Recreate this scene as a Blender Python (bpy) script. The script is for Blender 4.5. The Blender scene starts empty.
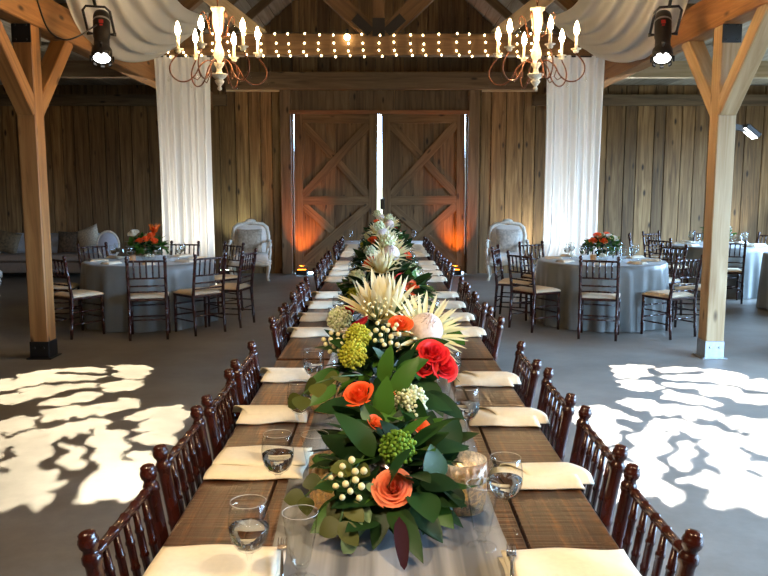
import bpy, math, random
from mathutils import Vector, Matrix, noise
random.seed(7)
PI = math.pi
sc = bpy.context.scene
COL = sc.collection
R = math.radians
sin, cos = math.sin, math.cos
XB = -0.045          # centre line of the barn
XT = 0.02            # centre line of the long table
TZ = 0.76            # table height

# ------------------------------------------------------------------ mesh helper
class MB:
    def __init__(s):
        s.v = []; s.f = []; s.uv = []; s.sm = []; s.mi = []
    def add(s, vs, fs, uvs=None, smooth=False, mi=0):
        o = len(s.v)
        s.v += [tuple(p) for p in vs]
        for k, f in enumerate(fs):
            s.f.append([i + o for i in f]); s.sm.append(smooth); s.mi.append(mi)
            s.uv.append(uvs[k] if uvs else [(0, 0)] * len(f))
    def box(s, c, size, M=None, mi=0):
        hx, hy, hz = [a / 2 for a in size]
        c = Vector(c)
        P = [Vector((x, y, z)) for x in (-hx, hx) for y in (-hy, hy) for z in (-hz, hz)]
        F = [(0, 1, 3, 2), (4, 6, 7, 5), (0, 4, 5, 1), (2, 3, 7, 6), (0, 2, 6, 4), (1, 5, 7, 3)]
        ax = [(1, 2), (1, 2), (0, 2), (0, 2), (0, 1), (0, 1)]
        L = max(range(3), key=lambda i: size[i])
        uvs = []
        ou, ov = random.random() * 20, random.random() * 20
        for f, (a, b) in zip(F, ax):
            if b == L: a, b = b, a
            uvs.append([(P[i][a] + ou, P[i][b] + ov) for i in f])
        if M is None: Q = [p + c for p in P]
        else: Q = [(M @ p) + c for p in P]
        s.add(Q, F, uvs, False, mi)
    def beam(s, a, b, w, h, up=(0, 0, 1), mi=0):
        a = Vector(a); b = Vector(b); d = (b - a); L = d.length; d.normalize()
        u = Vector(up)
        x = d.cross(u)
        if x.length < 1e-5: x = d.cross(Vector((1, 0, 0)))
        x.normalize(); z = x.cross(d).normalized()
        M = Matrix((x, d, z)).transposed()
        s.box((a + b) / 2, (w, L, h), M, mi)
    def tube(s, pts, rad, seg=8, caps=True, smooth=True, mi=0):
        pts = [Vector(p) for p in pts]; n = len(pts)
        if not hasattr(rad, '__len__'): rad = [rad] * n
        t0 = (pts[1] - pts[0]).normalized()
        ref = Vector((0, 0, 1)) if abs(t0.z) < .9 else Vector((1, 0, 0))
        nx = t0.cross(ref).normalized()
        vs = []
        for i in range(n):
            t = (pts[min(i + 1, n - 1)] - pts[max(i - 1, 0)])
            if t.length < 1e-9: t = t0
            t.normalize()
            nx = (nx - t * nx.dot(t))
            if nx.length < 1e-6: nx = t.orthogonal()
            nx.normalize(); ny = t.cross(nx)
            for k in range(seg):
                a = 2 * PI * k / seg
                vs.append(pts[i] + (nx * cos(a) + ny * sin(a)) * rad[i])
        fs = []
        for i in range(n - 1):
            for k in range(seg):
                k2 = (k + 1) % seg
                fs.append((i * seg + k, i * seg + k2, (i + 1) * seg + k2, (i + 1) * seg + k))
        if caps:
            fs.append(tuple(range(seg - 1, -1, -1))); fs.append(tuple((n - 1) * seg + k for k in range(seg)))
        s.add(vs, fs, None, smooth, mi)
    def lathe(s, prof, c=(0, 0, 0), seg=16, M=None, smooth=True, mi=0, scale=(1, 1)):
        c = Vector(c); vs = []; fs = []
        n = len(prof)
        for r, z in prof:
            for k in range(seg):
                a = 2 * PI * k / seg
                p = Vector((r * cos(a) * scale[0], r * sin(a) * scale[1], z))
                vs.append((M @ p if M else p) + c)
        for i in range(n - 1):
            for k in range(seg):
                k2 = (k + 1) % seg
                fs.append((i * seg + k, i * seg + k2, (i + 1) * seg + k2, (i + 1) * seg + k))
        if prof[0][0] > 1e-4: pass
        s.add(vs, fs, None, smooth, mi)
    def ball(s, c, r, seg=8, rings=6, sc3=(1, 1, 1), mi=0, M=None):
        prof = [(max(1e-5, r * sin(PI * i / rings)), -r * cos(PI * i / rings) * sc3[2]) for i in range(rings + 1)]
        s.lathe(prof, c, seg, M, True, mi, sc3[:2])
    def grid(s, fn, nu, nv, smooth=True, mi=0, uvs=1.0):
        vs = [fn(i / nu, j / nv) for j in range(nv + 1) for i in range(nu + 1)]
        fs = []; uv = []
        for j in range(nv):
            for i in range(nu):
                a = j * (nu + 1) + i
                fs.append((a, a + 1, a + nu + 2, a + nu + 1))
                uv.append([(i / nu * uvs, j / nv * uvs), ((i + 1) / nu * uvs, j / nv * uvs), ((i + 1) / nu * uvs, (j + 1) / nv * uvs), (i / nu * uvs, (j + 1) / nv * uvs)])
        s.add(vs, fs, uv, smooth, mi)
    def slab(s, fn, nu, nv, th, smooth=True):
        """closed puffy sheet: fn(u,v)->(top point); bottom th below at the middle"""
        top = [Vector(fn(i / nu, j / nv)) for j in range(nv + 1) for i in range(nu + 1)]
        N = len(top)
        bot = []
        for p in top: bot.append(p - Vector((0, 0, th)))
        fs = []
        W = nu + 1
        for j in range(nv):
            for i in range(nu):
                a = j * W + i
                fs.append((a, a + 1, a + W + 1, a + W)); fs.append((N + a, N + a + W, N + a + W + 1, N + a + 1))
        for i in range(nu):
            fs.append((i + 1, i, N + i, N + i + 1)); a = nv * W + i; fs.append((a, a + 1, N + a + 1, N + a))
        for j in range(nv):
            a = j * W; fs.append((a, a + W, N + a + W, N + a)); b = a + nu; fs.append((b + W, b, N + b, N + b + W))
        s.add(top + bot, fs, None, smooth)
    def mesh(s, name, mats):
        me = bpy.data.meshes.new(name)
        me.from_pydata(s.v, [], s.f)
        ul = me.uv_layers.new(name='UVMap')
        flat = [c for f in s.uv for p in f for c in p]
        ul.data.foreach_set('uv', flat)
        me.polygons.foreach_set('use_smooth', s.sm)
        me.polygons.foreach_set('material_index', s.mi)
        if not isinstance(mats, (list, tuple)): mats = [mats]
        for m in mats: me.materials.append(m)
        me.update()
        return me
    def build(s, name, mats, parent=None, loc=None, bevel=0, seg=1):
        o = link(name, s.mesh(name, mats), parent, loc)
        if bevel:
            b = o.modifiers.new('edge', 'BEVEL'); b.width = bevel; b.segments = seg; b.limit_method = 'ANGLE'; b.angle_limit = R(40)
        return o

def smooth(pts, n=5):
    pts = [Vector(p) for p in pts]; out = []
    for i in range(len(pts) - 1):
        p0, p1, p2, p3 = pts[max(i - 1, 0)], pts[i], pts[i + 1], pts[min(i + 2, len(pts) - 1)]
        for k in range(n):
            q = k / n
            out.append(.5 * ((2 * p1) + (p2 - p0) * q + (2 * p0 - 5 * p1 + 4 * p2 - p3) * q * q + (3 * p1 - p0 - 3 * p2 + p3) * q ** 3))
    return out + [pts[-1]]
def link(name, data, parent=None, loc=None):
    o = bpy.data.objects.new(name, data); COL.objects.link(o)
    if parent is not None: o.parent = parent
    if loc is not None: o.location = loc
    return o
def tag(o, label=None, cat=None, group=None, kind=None):
    if label: o['label'] = label
    if cat: o['category'] = cat
    if group: o['group'] = group
    if kind: o['kind'] = kind
    return o
def thing(name, label, cat, loc=(0, 0, 0), rz=0, group=None):
    o = link(name, None, None, loc); o.rotation_euler = (0, 0, rz); o.empty_display_size = .1
    return tag(o, label, cat, group)
KIDS = {}
def copy_tree(o, parent=None):
    c = o.copy(); COL.objects.link(c)
    if parent is not None: c.parent = parent
    for ch in [x for x in o.children]: copy_tree(ch, c)
    return c
def put(src, first, loc, rz, label, group):
    o = src if first else copy_tree(src)
    o.location = loc; o.rotation_euler = (0, 0, rz); o['label'] = label; o['group'] = group
    return o
def struct(o, label=None):
    o['kind'] = 'structure'
    if label: o['label'] = label
    return o
ORD = ['first', 'second', 'third', 'fourth', 'fifth', 'sixth', 'seventh', 'eighth', 'ninth', 'tenth', 'eleventh', 'twelfth', 'thirteenth', 'fourteenth', 'fifteenth', 'sixteenth']

# ------------------------------------------------------------------ materials
class NT:
    def __init__(s, name):
        s.m = bpy.data.materials.new(name); s.m.use_nodes = True
        s.t = s.m.node_tree; s.t.nodes.clear()
        s.out = s.n('ShaderNodeOutputMaterial')
    def n(s, typ, **kw):
        nd = s.t.nodes.new(typ)
        for k, v in kw.items():
            if k.startswith('i_'): nd.inputs[k[2:].replace('_', ' ')].default_value = v
            else: setattr(nd, k, v)
        return nd
    def l(s, a, b): s.t.links.new(a, b)
    def ramp(s, src, stops):
        r = s.n('ShaderNodeValToRGB'); e = r.color_ramp.elements
        while len(e) < len(stops): e.new(.5)
        for el, (p, c) in zip(e, stops): el.position = p; el.color = (*c, 1) if len(c) == 3 else c
        s.l(src, r.inputs[0]); return r.outputs[0]
    def math(s, op, a, b=None):
        m = s.n('ShaderNodeMath', operation=op)
        for i, x in enumerate((a, b)):
            if x is None: continue
            if isinstance(x, (int, float)): m.inputs[i].default_value = x
            else: s.l(x, m.inputs[i])
        return m.outputs[0]
    def mixc(s, fac, a, b, mode='MIX'):
        m = s.n('ShaderNodeMix', data_type='RGBA', blend_type=mode)
        for i, x in ((0, fac), (6, a), (7, b)):
            if isinstance(x, (int, float)): m.inputs[i].default_value = x
            elif isinstance(x, tuple): m.inputs[i].default_value = (*x, 1)
            else: s.l(x, m.inputs[i])
        return m.outputs[2]
    def bsdf(s, color, rough=.5, **kw):
        b = s.n('ShaderNodeBsdfPrincipled')
        if isinstance(color, tuple): b.inputs['Base Color'].default_value = (*color, 1)
        else: s.l(color, b.inputs['Base Color'])
        if isinstance(rough, (int, float)): b.inputs['Roughness'].default_value = rough
        else: s.l(rough, b.inputs['Roughness'])
        for k, v in kw.items():
            i = b.inputs[k.replace('_', ' ')]
            if hasattr(v, 'links'): s.l(v, i)
            else: i.default_value = v
        return b
    def bump(s, h, strength=.3, dist=.01):
        b = s.n('ShaderNodeBump'); b.inputs['Strength'].default_value = strength; b.inputs['Distance'].default_value = dist
        s.l(h, b.inputs['Height']); return b.outputs[0]
    def done(s, sh):
        s.l(sh.outputs[0] if hasattr(sh, 'outputs') else sh, s.out.inputs[0]); return s.m

def wood(name, dark, mid, light, rough=.6, along=1.2, across=22, var=.35, knots=True, bump=.25, saw=0, spec=.5):
    k = NT(name)
    tc = k.n('ShaderNodeTexCoord'); geo = k.n('ShaderNodeNewGeometry')
    mp = k.n('ShaderNodeMapping'); k.l(tc.outputs['UV'], mp.inputs[0]); mp.inputs['Scale'].default_value = (along, across, 1)
    off = k.n('ShaderNodeCombineXYZ'); k.l(k.math('MULTIPLY', geo.outputs['Random Per Island'], 37.0), off.inputs[2])
    ad = k.n('ShaderNodeVectorMath', operation='ADD'); k.l(mp.outputs[0], ad.inputs[0]); k.l(off.outputs[0], ad.inputs[1])
    n1 = k.n('ShaderNodeTexNoise', i_Scale=1.0, i_Detail=6.0, i_Roughness=.6, i_Distortion=.8); k.l(ad.outputs[0], n1.inputs['Vector'])
    c = k.ramp(n1.outputs[0], [(.28, dark), (.5, mid), (.72, light)])
    # slow board to board change of tone
    rv = k.ramp(geo.outputs['Random Per Island'], [(0, (1 - var,) * 3), (1, (1 + var * .6,) * 3)])
    c = k.mixc(1.0, c, rv, 'MULTIPLY')
    h = n1.outputs[0]
    if knots:
        mp2 = k.n('ShaderNodeMapping'); k.l(tc.outputs['UV'], mp2.inputs[0]); mp2.inputs['Scale'].default_value = (2.0, 5.5, 1)
        ad2 = k.n('ShaderNodeVectorMath', operation='ADD'); k.l(mp2.outputs[0], ad2.inputs[0]); k.l(off.outputs[0], ad2.inputs[1])
        vo = k.n('ShaderNodeTexVoronoi', i_Scale=1.0); k.l(ad2.outputs[0], vo.inputs['Vector'])
        kn = k.ramp(vo.outputs['Distance'], [(.07, (1, 1, 1)), (.17, (0, 0, 0))])
        c = k.mixc(kn, c, tuple(x * .35 for x in dark))
    if saw:
        mp3 = k.n('ShaderNodeMapping'); k.l(tc.outputs['UV'], mp3.inputs[0]); mp3.inputs['Scale'].default_value = (60, 3, 1)
        n3 = k.n('ShaderNodeTexNoise', i_Scale=1.0, i_Detail=3.0); k.l(mp3.outputs[0], n3.inputs['Vector'])
        c = k.mixc(saw, c, k.ramp(n3.outputs[0], [(.35, (.35,) * 3), (.65, (1.3,) * 3)]), 'MULTIPLY')
        h = k.math('ADD', n1.outputs[0], n3.outputs[0])
    b = k.bsdf(c, rough, Normal=k.bump(h, bump, .004), Specular_IOR_Level=spec)
    return k.done(b)

def plain(name, col, rough=.5, noise_amt=0, scale=20, bump=0, **kw):
    k = NT(name)
    c = col
    if noise_amt or bump:
        tc = k.n('ShaderNodeTexCoord')
        n1 = k.n('ShaderNodeTexNoise', i_Scale=scale, i_Detail=4.0); k.l(tc.outputs['Object'], n1.inputs['Vector'])
        c = k.ramp(n1.outputs[0], [(.3, tuple(x * (1 - noise_amt) for x in col)), (.7, tuple(min(1, x * (1 + noise_amt)) for x in col))])
        if bump: kw['Normal'] = k.bump(n1.outputs[0], bump, .005)
    return k.done(k.bsdf(c, rough, **kw))

def emit(name, col, st):
    k = NT(name); e = k.n('ShaderNodeEmission'); e.inputs[0].default_value = (*col, 1); e.inputs[1].default_value = st
    return k.done(e)

def leafmat(name, a, b, rough=.4):
    k = NT(name); geo = k.n('ShaderNodeNewGeometry')
    c = k.ramp(geo.outputs['Random Per Island'], [(0, a), (1, b)])
    bs = k.bsdf(c, rough, Specular_IOR_Level=.22 if rough < .5 else .08)
    tr = k.n('ShaderNodeBsdfTranslucent'); k.l(c, tr.inputs[0])
    mx = k.n('ShaderNodeMixShader', i_Fac=.2); k.l(bs.outputs[0], mx.inputs[1]); k.l(tr.outputs[0], mx.inputs[2])
    return k.done(mx)

def petalmat(name, inner, outer, tr_amt=.3, lo=0.0, hi=1.0):
    k = NT(name); tc = k.n('ShaderNodeTexCoord'); sx = k.n('ShaderNodeSeparateXYZ'); k.l(tc.outputs['UV'], sx.inputs[0])
    c = k.ramp(sx.outputs[1], [(lo, inner), (hi, outer)])
    bs = k.bsdf(c, .55)
    tr = k.n('ShaderNodeBsdfTranslucent'); k.l(c, tr.inputs[0])
    mx = k.n('ShaderNodeMixShader', i_Fac=tr_amt); k.l(bs.outputs[0], mx.inputs[1]); k.l(tr.outputs[0], mx.inputs[2])
    return k.done(mx)

def glassmat(name, tint=(.99, 1, 1), strength=.75):
    k = NT(name); lw = k.n('ShaderNodeLayerWeight', i_Blend=.35)
    f = k.ramp(lw.outputs['Facing'], [(0, (.018,) * 3), (.6, (.05,) * 3), (.84, (.30,) * 3), (1, (strength,) * 3)])
    t = k.n('ShaderNodeBsdfTransparent')
    c = k.ramp(lw.outputs['Facing'], [(.4, tint), (1, tuple(x * .8 for x in tint))]); k.l(c, t.inputs[0])
    g = k.n('ShaderNodeBsdfGlossy', i_Roughness=.03)
    mx = k.n('ShaderNodeMixShader'); k.l(f, mx.inputs[0]); k.l(t.outputs[0], mx.inputs[1]); k.l(g.outputs[0], mx.inputs[2])
    return k.done(mx)

def clothmat(name, col, tr=.35, rough=.9, weave=900):
    k = NT(name)
    d = k.bsdf(col, rough)
    t = k.n('ShaderNodeBsdfTranslucent'); t.inputs[0].default_value = (*col, 1)
    mx = k.n('ShaderNodeMixShader', i_Fac=tr); k.l(d.outputs[0], mx.inputs[1]); k.l(t.outputs[0], mx.inputs[2])
    return k.done(mx)

M_WALL = wood('barn_board_wood', (.085, .043, .015), (.20, .112, .042), (.315, .195, .082), .75, 1.0, 16, .42)
M_DOOR = wood('door_wood', (.075, .040, .015), (.15, .088, .036), (.225, .14, .062), .7, 1.0, 14, .3)
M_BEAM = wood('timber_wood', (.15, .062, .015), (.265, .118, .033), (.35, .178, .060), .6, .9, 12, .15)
M_TRUSS = wood('dark_truss_wood', (.075, .036, .013), (.135, .072, .028), (.19, .11, .05), .7, .9, 12, .15)  # darker weathered timber; the far truss's dim light is put into it too
M_POSTR = wood('post_wood_daylight_tone', (.26, .155, .065), (.39, .265, .135), (.50, .37, .22), .65, .9, 12, .1)  # right post's daylit paleness put into the wood colour
M_BEAMP = wood('pale_lit_timber_wood', (.40, .30, .17), (.58, .46, .29), (.70, .58, .40), .7, .9, 12, .15)  # pale timber, raised so the light on the right aisle beam is in its colour
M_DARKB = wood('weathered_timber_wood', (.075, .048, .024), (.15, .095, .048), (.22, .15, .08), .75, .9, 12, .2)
M_ROOF = wood('roof_board_wood', (.22, .18, .13), (.33, .29, .23), (.44, .40, .33), .8, .8, 10, .35, False)
M_TABLE = wood('farm_table_wood', (.013, .004, .0015), (.052, .017, .0048), (.27, .11, .028), .33, 1.6, 26, .35, True, .9, .8, .3)
M_CHAIR = plain('mahogany_lacquer', (.034, .0062, .004), .25, .35, 25, 0, Coat_Weight=.2, Coat_Roughness=.12)
M_CUSH = plain('ivory_cushion_fabric', (.74, .62, .44), .85, .06, 40, .1)
M_NAP = plain('ivory_napkin_linen', (.80, .72, .56), .8, .04, 60, .15)
M_SATIN = plain('grey_satin_cloth', (.15, .165, .162), .38, .12, 6, 0, Sheen_Weight=.3)
M_WHITECLOTH = plain('white_table_linen', (.75, .77, .8), .8, .05, 30)
M_CURT = clothmat('white_sheer_fabric', (.86, .86, .84), .5)
M_GLASS = glassmat('clear_glass')
M_BLACK = plain('black_metal', (.005, .005, .006), .45)
M_IRON = plain('rusty_iron', (.16, .055, .022), .45, .5, 60, 0, Metallic=.5)
M_CREAM = plain('distressed_cream_paint', (.72, .66, .52), .5, .25, 60, .15)
M_BULB = emit('flame_bulb_glow', (1.0, .64, .30), 380)
M_FAIRY = emit('fairy_bulb_glow', (1.0, .74, .36), 16)
M_EDISON = emit('lamp_bulb_glow', (1.0, .74, .36), 40)
M_STEEL = plain('galvanised_steel', (.42, .46, .50), .4, .15, 30, 0, Metallic=.8)
M_SILVER = plain('silver_cutlery', (.72, .72, .74), .18, 0, 1, 0, Metallic=1.0)
M_RIM = plain('glass_rim_glint', (.75, .77, .78), .12, 0, 1, 0, Specular_IOR_Level=.9, Alpha=.6)  # whitish ring, the bright glint of the rim put into its colour
M_WATER = plain('clear_water', (.97, .98, .98), .0, 0, 1, 0, Transmission_Weight=1.0, IOR=1.33)
M_CRYSTAL = glassmat('crystal_glass', (.97, .97, .95), .9)
M_WIRE = plain('dark_wire', (.02, .022, .018), .6)

def floormat():
    k = NT('polished_concrete'); tc = k.n('ShaderNodeTexCoord')
    n1 = k.n('ShaderNodeTexNoise', i_Scale=.7, i_Detail=8.0, i_Roughness=.62); k.l(tc.outputs['Object'], n1.inputs['Vector'])
    n2 = k.n('ShaderNodeTexNoise', i_Scale=9.0, i_Detail=6.0, i_Roughness=.7); k.l(tc.outputs['Object'], n2.inputs['Vector'])
    c = k.ramp(n1.outputs[0], [(.32, (.15, .140, .122)), (.52, (.225, .212, .188)), (.7, (.30, .284, .255))])
    c2 = k.ramp(n2.outputs[0], [(.3, (.82,) * 3), (.7, (1.12,) * 3)])
    c = k.mixc(1.0, c, c2, 'MULTIPLY')
    r = k.ramp(n2.outputs[0], [(.3, (.34,) * 3), (.7, (.52,) * 3)])
    return k.done(k.bsdf(c, r, Normal=k.bump(n2.outputs[0], .06, .01), Specular_IOR_Level=.35))
M_FLOOR = floormat()

def runnermat():
    k = NT('grey_gauze_fabric'); tc = k.n('ShaderNodeTexCoord')
    mp = k.n('ShaderNodeMapping'); k.l(tc.outputs['Object'], mp.inputs[0]); mp.inputs['Scale'].default_value = (22, .7, 1)
    n1 = k.n('ShaderNodeTexNoise', i_Scale=1.0, i_Detail=3.0); k.l(mp.outputs[0], n1.inputs['Vector'])
    c = k.ramp(n1.outputs[0], [(.35, (.15, .15, .155)), (.65, (.42, .42, .42))])
    bs = k.bsdf(c, .85); t = k.n('ShaderNodeBsdfTransparent')
    mx = k.n('ShaderNodeMixShader', i_Fac=.25); k.l(bs.outputs[0], mx.inputs[1]); k.l(t.outputs[0], mx.inputs[2])
    return k.done(mx)
M_RUN = runnermat()
def mercurymat():
    k = NT('mercury_glass'); tc = k.n('ShaderNodeTexCoord')
    v = k.n('ShaderNodeTexNoise', i_Scale=95.0, i_Detail=4.0, i_Roughness=.7); k.l(tc.outputs['Object'], v.inputs['Vector'])
    f = k.ramp(v.outputs[0], [(.42, (1, 1, 1)), (.56, (0, 0, 0))])
    b = k.bsdf((.42, .33, .27), .35, Metallic=.4)
    t = k.n('ShaderNodeBsdfTranslucent'); t.inputs[0].default_value = (1, .82, .6, 1)
    mx = k.n('ShaderNodeMixShader'); k.l(f, mx.inputs[0]); k.l(b.outputs[0], mx.inputs[2]); k.l(t.outputs[0], mx.inputs[1])
    mx2 = k.n('ShaderNodeMixShader', i_Fac=.15); k.l(mx.outputs[0], mx2.inputs[1]); k.l(t.outputs[0], mx2.inputs[2])
    return k.done(mx2)
M_MERC = mercurymat()
M_WAX = plain('candle_wax', (.85, .78, .62), .5, 0, 1, 0, Subsurface_Weight=.0)
M_FLAME = emit('candle_flame_glow', (1.0, .68, .30), 420)

M_LEAFD = leafmat('dark_green_leaf', (.006, .022, .007), (.020, .058, .012), .45)
M_LEAFM = leafmat('fresh_green_leaf', (.024, .082, .010), (.065, .16, .020), .38)
M_OLIVE = leafmat('olive_leaf', (.035, .046, .010), (.095, .105, .02), .45)
M_SAGE = leafmat('sage_leaf', (.13, .22, .12), (.25, .38, .22), .5)
M_BURG = leafmat('burgundy_leaf', (.020, .005, .008), (.035, .008, .012), .6)
M_STEM = plain('green_stem', (.05, .10, .025), .5)
M_ROSE = petalmat('coral_rose_petal', (.85, .14, .04), (.92, .27, .13))
M_ORANGE = petalmat('orange_petal', (.85, .20, .02), (.92, .13, .03))
M_RED = petalmat('red_petal', (.50, .008, .012), (.82, .025, .03))
M_CREAMP = petalmat('cream_bract', (.75, .60, .16), (.88, .83, .60))
M_WHITEP = petalmat('pale_protea_bract', (.74, .66, .22), (.86, .82, .56))
M_DOME = plain('protea_dome_fluff', (.66, .57, .55), .8, .15, 90, .3)
M_YG = leafmat('yellow_green_floret', (.38, .40, .03), (.62, .58, .08), .6)
M_GV = leafmat('green_floret', (.09, .20, .02), (.22, .36, .05), .6)
M_WV = leafmat('white_green_floret', (.60, .66, .35), (.85, .85, .66), .6)
M_WROSE = petalmat('white_rose_petal', (.80, .72, .55), (.90, .88, .80))
M_BERRY = plain('cream_berry', (.72, .66, .38), .35, .15, 40)

# ------------------------------------------------------------------ the barn
YB = 15.0
XW = 8.0
def build_barn():
    m = MB(); m.grid(lambda u, v: (-9 + 18 * u, -5 + 20.6 * v, 0), 1, 1, False)
    o = m.build('floor', M_FLOOR); struct(o, 'polished concrete barn floor')
    # back wall boards, with an opening for the sliding doors
    m = MB(); x = -XW; w = .285
    ridge = 6.35
    def roof_h(x): return 3.35 + (ridge - 3.35) * (1 - min(1, abs(x - XB) / 3.5)) if abs(x - XB) < 3.5 else 3.5
    k = 0
    D0, D1 = XB - 1.65, XB + 1.65
    while x < XW:
        ww = w * random.uniform(.7, 1.25); a, b = x, min(x + ww, XW)
        cx = (a + b) / 2
        top = max(roof_h(a), roof_h(b)) + .1
        dz = random.uniform(-.008, .008)
        def seg(a, b, z0, z1):
            if b - a > .03: m.box(((a + b) / 2, YB + .03 + dz, (z0 + z1) / 2), (b - a - .018, .04, z1 - z0))
        if b <= D0 or a >= D1: seg(a, b, 0, top)
        else:
            seg(max(a, D0), min(b, D1), 3.06, top)
            if a < D0: seg(a, D0, 0, top)
            if b > D1: seg(D1, b, 0, top)
        x = b; k += 1
    o = m.build('wall_back', M_WALL); struct(o, 'vertical rough board back wall of the barn')
    m = MB()
    for a, b in ((-XW, D0), (D1, XW)): m.box(((a + b) / 2, YB + .075, 1.75), (b - a, .03, 3.6))
    m.box((XB, YB + .075, 4.8), (2 * XW, .03, 3.48))
    o = m.build('trim_1', M_DARKB); struct(o, 'dark backing behind the boards')
    # side walls and front wall
    def side(name, xw, openings, ya=-5.0, YB=YB):
        m = MB(); y = ya
        while y < YB:
            b = min(y + .29, YB); op = [q for q in openings if q[0] < (y + b) / 2 < q[1]]
            z0 = op[0][2] if op else 0
            if z0 < 3.4: m.box((xw, (y + b) / 2, (z0 + 3.6) / 2), (.05, b - y - .01, 3.6 - z0))
            y = b
        s = 1 if xw > 0 else -1
        y0 = ya
        for q in sorted(openings) + [(YB, YB, 0)]:
            m.box((xw + s * .04, (y0 + q[0]) / 2, 1.8), (.03, q[0] - y0, 3.6)); 
            if q[2]: m.box((xw + s * .04, (q[0] + q[1]) / 2, (q[2] + 3.6) / 2), (.03, q[1] - q[0], 3.6 - q[2]))
            y0 = q[1]
        return m.build(name, M_WALL)
    struct(side('wall_left', -XW, []), 'board side wall')
    struct(side('wall_right', XW, [(8.6, 13.2, 3.0)], 8.0), 'board side wall with an open barn doorway')
    struct(side('wall_added_porch', 4.4, [(0.3, 6.9, 3.15)], -5.0, 8.0), 'unseen board wall added with an opening to let in daylight by the long table')  # unseen inner wall added to bring daylight close to the right floor
    m = MB(); m.box((6.2, 8.0, 1.8), (3.6, .08, 3.6)); struct(m.build('wall_added_return', M_WALL), 'short return wall added out of view to join the daylight wall')  # added out of view together with the inner daylight wall
    m = MB()
    m.box((0, -5, 1.8), (2 * XW, .08, 3.6))
    m.box((0, -5, 4.9), (2 * XW, .08, 3.9))
    struct(m.build('wall_front', M_WALL), 'board wall behind the viewer')
    # roof
    m = MB()
    for s in (-1, 1):
        n = 18
        for i in range(n):
            t0, t1 = i / n, (i + 1) / n
            x0, x1 = XB + s * 3.55 * (1 - t0), XB + s * 3.55 * (1 - t1)
            z0, z1 = 3.48 + 3.0 * t0, 3.48 + 3.0 * t1
            m.beam(((x0 + x1) / 2, -5, (z0 + z1) / 2 + .05), ((x0 + x1) / 2, YB + .1, (z0 + z1) / 2 + .05), math.hypot(x1 - x0, z1 - z0) - .01, .03, (s * (z1 - z0), 0, abs(x1 - x0)))
        xo = s * (XW + .2)
        for i in range(16):
            t0, t1 = i / 16, (i + 1) / 16
            x0 = XB + s * 3.3 + (xo - XB - s * 3.3) * t0; x1 = XB + s * 3.3 + (xo - XB - s * 3.3) * t1
            m.beam(((x0 + x1) / 2, -5, 3.62), ((x0 + x1) / 2, YB + .1, 3.62), abs(x1 - x0) - .01, .03)
    struct(m.build('ceiling', M_ROOF), 'pale board underside of the barn roof')
    m = MB()
    for s in (-1, 1):
        m.beam((XB + s * 3.7, -5, 3.56), (XB, -5, 6.75), .01, .01)
        m.grid(lambda u, v, s=s: (XB + s * 3.75 * (1 - u), -5.1 + 20.3 * v, 3.42 + 3.25 * u + .12), 1, 1, False)
        m.grid(lambda u, v, s=s: (XB + s * 3.2 + (s * (XW + .3) - XB - s * 3.2) * u, -5.1 + 20.3 * v, 3.70), 1, 1, False)
    struct(m.build('roof', M_DARKB), 'outer roof skin')
    # plate beams along the building
    for s, nm in ((-1, 'plate_beam'), (1, 'plate_beam')):
        m = MB(); m.beam((XB + s * 3.26, -4.9, 3.295), (XB + s * 3.26, YB, 3.295), .2, .33)
        struct(m.build(nm, M_BEAM, None, None, .01), 'long timber plate beam over the posts')
    # trusses
    for i, y in enumerate((.4, 7.38, 11.0)):
        m = MB(); hw = 3.36
        m.beam((XB - hw, y, 3.605), (XB + hw, y, 3.605), .16, .29)
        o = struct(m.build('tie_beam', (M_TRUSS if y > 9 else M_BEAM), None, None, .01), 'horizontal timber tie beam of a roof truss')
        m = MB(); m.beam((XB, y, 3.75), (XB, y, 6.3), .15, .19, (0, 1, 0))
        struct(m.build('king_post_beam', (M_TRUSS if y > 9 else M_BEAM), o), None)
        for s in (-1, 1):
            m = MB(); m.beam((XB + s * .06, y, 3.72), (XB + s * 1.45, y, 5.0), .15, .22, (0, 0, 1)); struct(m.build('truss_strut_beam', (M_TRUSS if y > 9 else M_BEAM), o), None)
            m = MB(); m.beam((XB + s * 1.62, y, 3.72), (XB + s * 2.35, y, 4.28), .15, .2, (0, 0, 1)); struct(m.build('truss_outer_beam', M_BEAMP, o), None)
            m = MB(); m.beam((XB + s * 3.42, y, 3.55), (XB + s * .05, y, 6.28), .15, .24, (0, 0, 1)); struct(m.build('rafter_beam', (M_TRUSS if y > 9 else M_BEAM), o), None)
            m = MB(); m.box((XB + s * .22, y - .085, 3.865), (.13, .02, .30), Matrix.Rotation(s * R(47.5), 3, 'Y')); m.build('bracket_plate', M_BLACK, o)
        m = MB(); m.box((XB, y - .1, 3.83), (.17, .02, .24)); m.build('bracket_plate', M_BLACK, o)
    # common rafters
    for y in (2.1, 3.9, 5.6, 8.6, 9.8, 12.3, 13.6):
        for s in (-1, 1):
            m = MB(); m.beam((XB + s * 3.42, y, 3.56), (XB + s * .03, y, 6.42), .06, .16); struct(m.build('rafter_beam', M_DARKB), 'roof rafter')
    # aisle ties
    for s in (-1, 1):
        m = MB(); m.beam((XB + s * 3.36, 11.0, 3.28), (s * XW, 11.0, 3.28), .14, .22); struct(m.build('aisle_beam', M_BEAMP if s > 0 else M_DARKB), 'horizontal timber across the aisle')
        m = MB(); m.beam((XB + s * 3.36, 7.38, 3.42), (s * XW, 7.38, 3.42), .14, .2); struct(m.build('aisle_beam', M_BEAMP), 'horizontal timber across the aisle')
        m = MB(); m.beam((XB + s * 2.9, 14.93, 3.31), (s * XW, 14.93, 3.31), .09, .2); struct(m.build('girt_beam', M_DARKB), 'horizontal girt on the back wall')
        m = MB(); m.beam((s * 1.9, 14.955, 3.49), (s * 2.95, 14.955, 3.49), .06, .035)
        struct(m.build('trim_2' if s < 0 else 'trim_3', M_BEAMP), 'pale ledge strip on the back wall')
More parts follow.
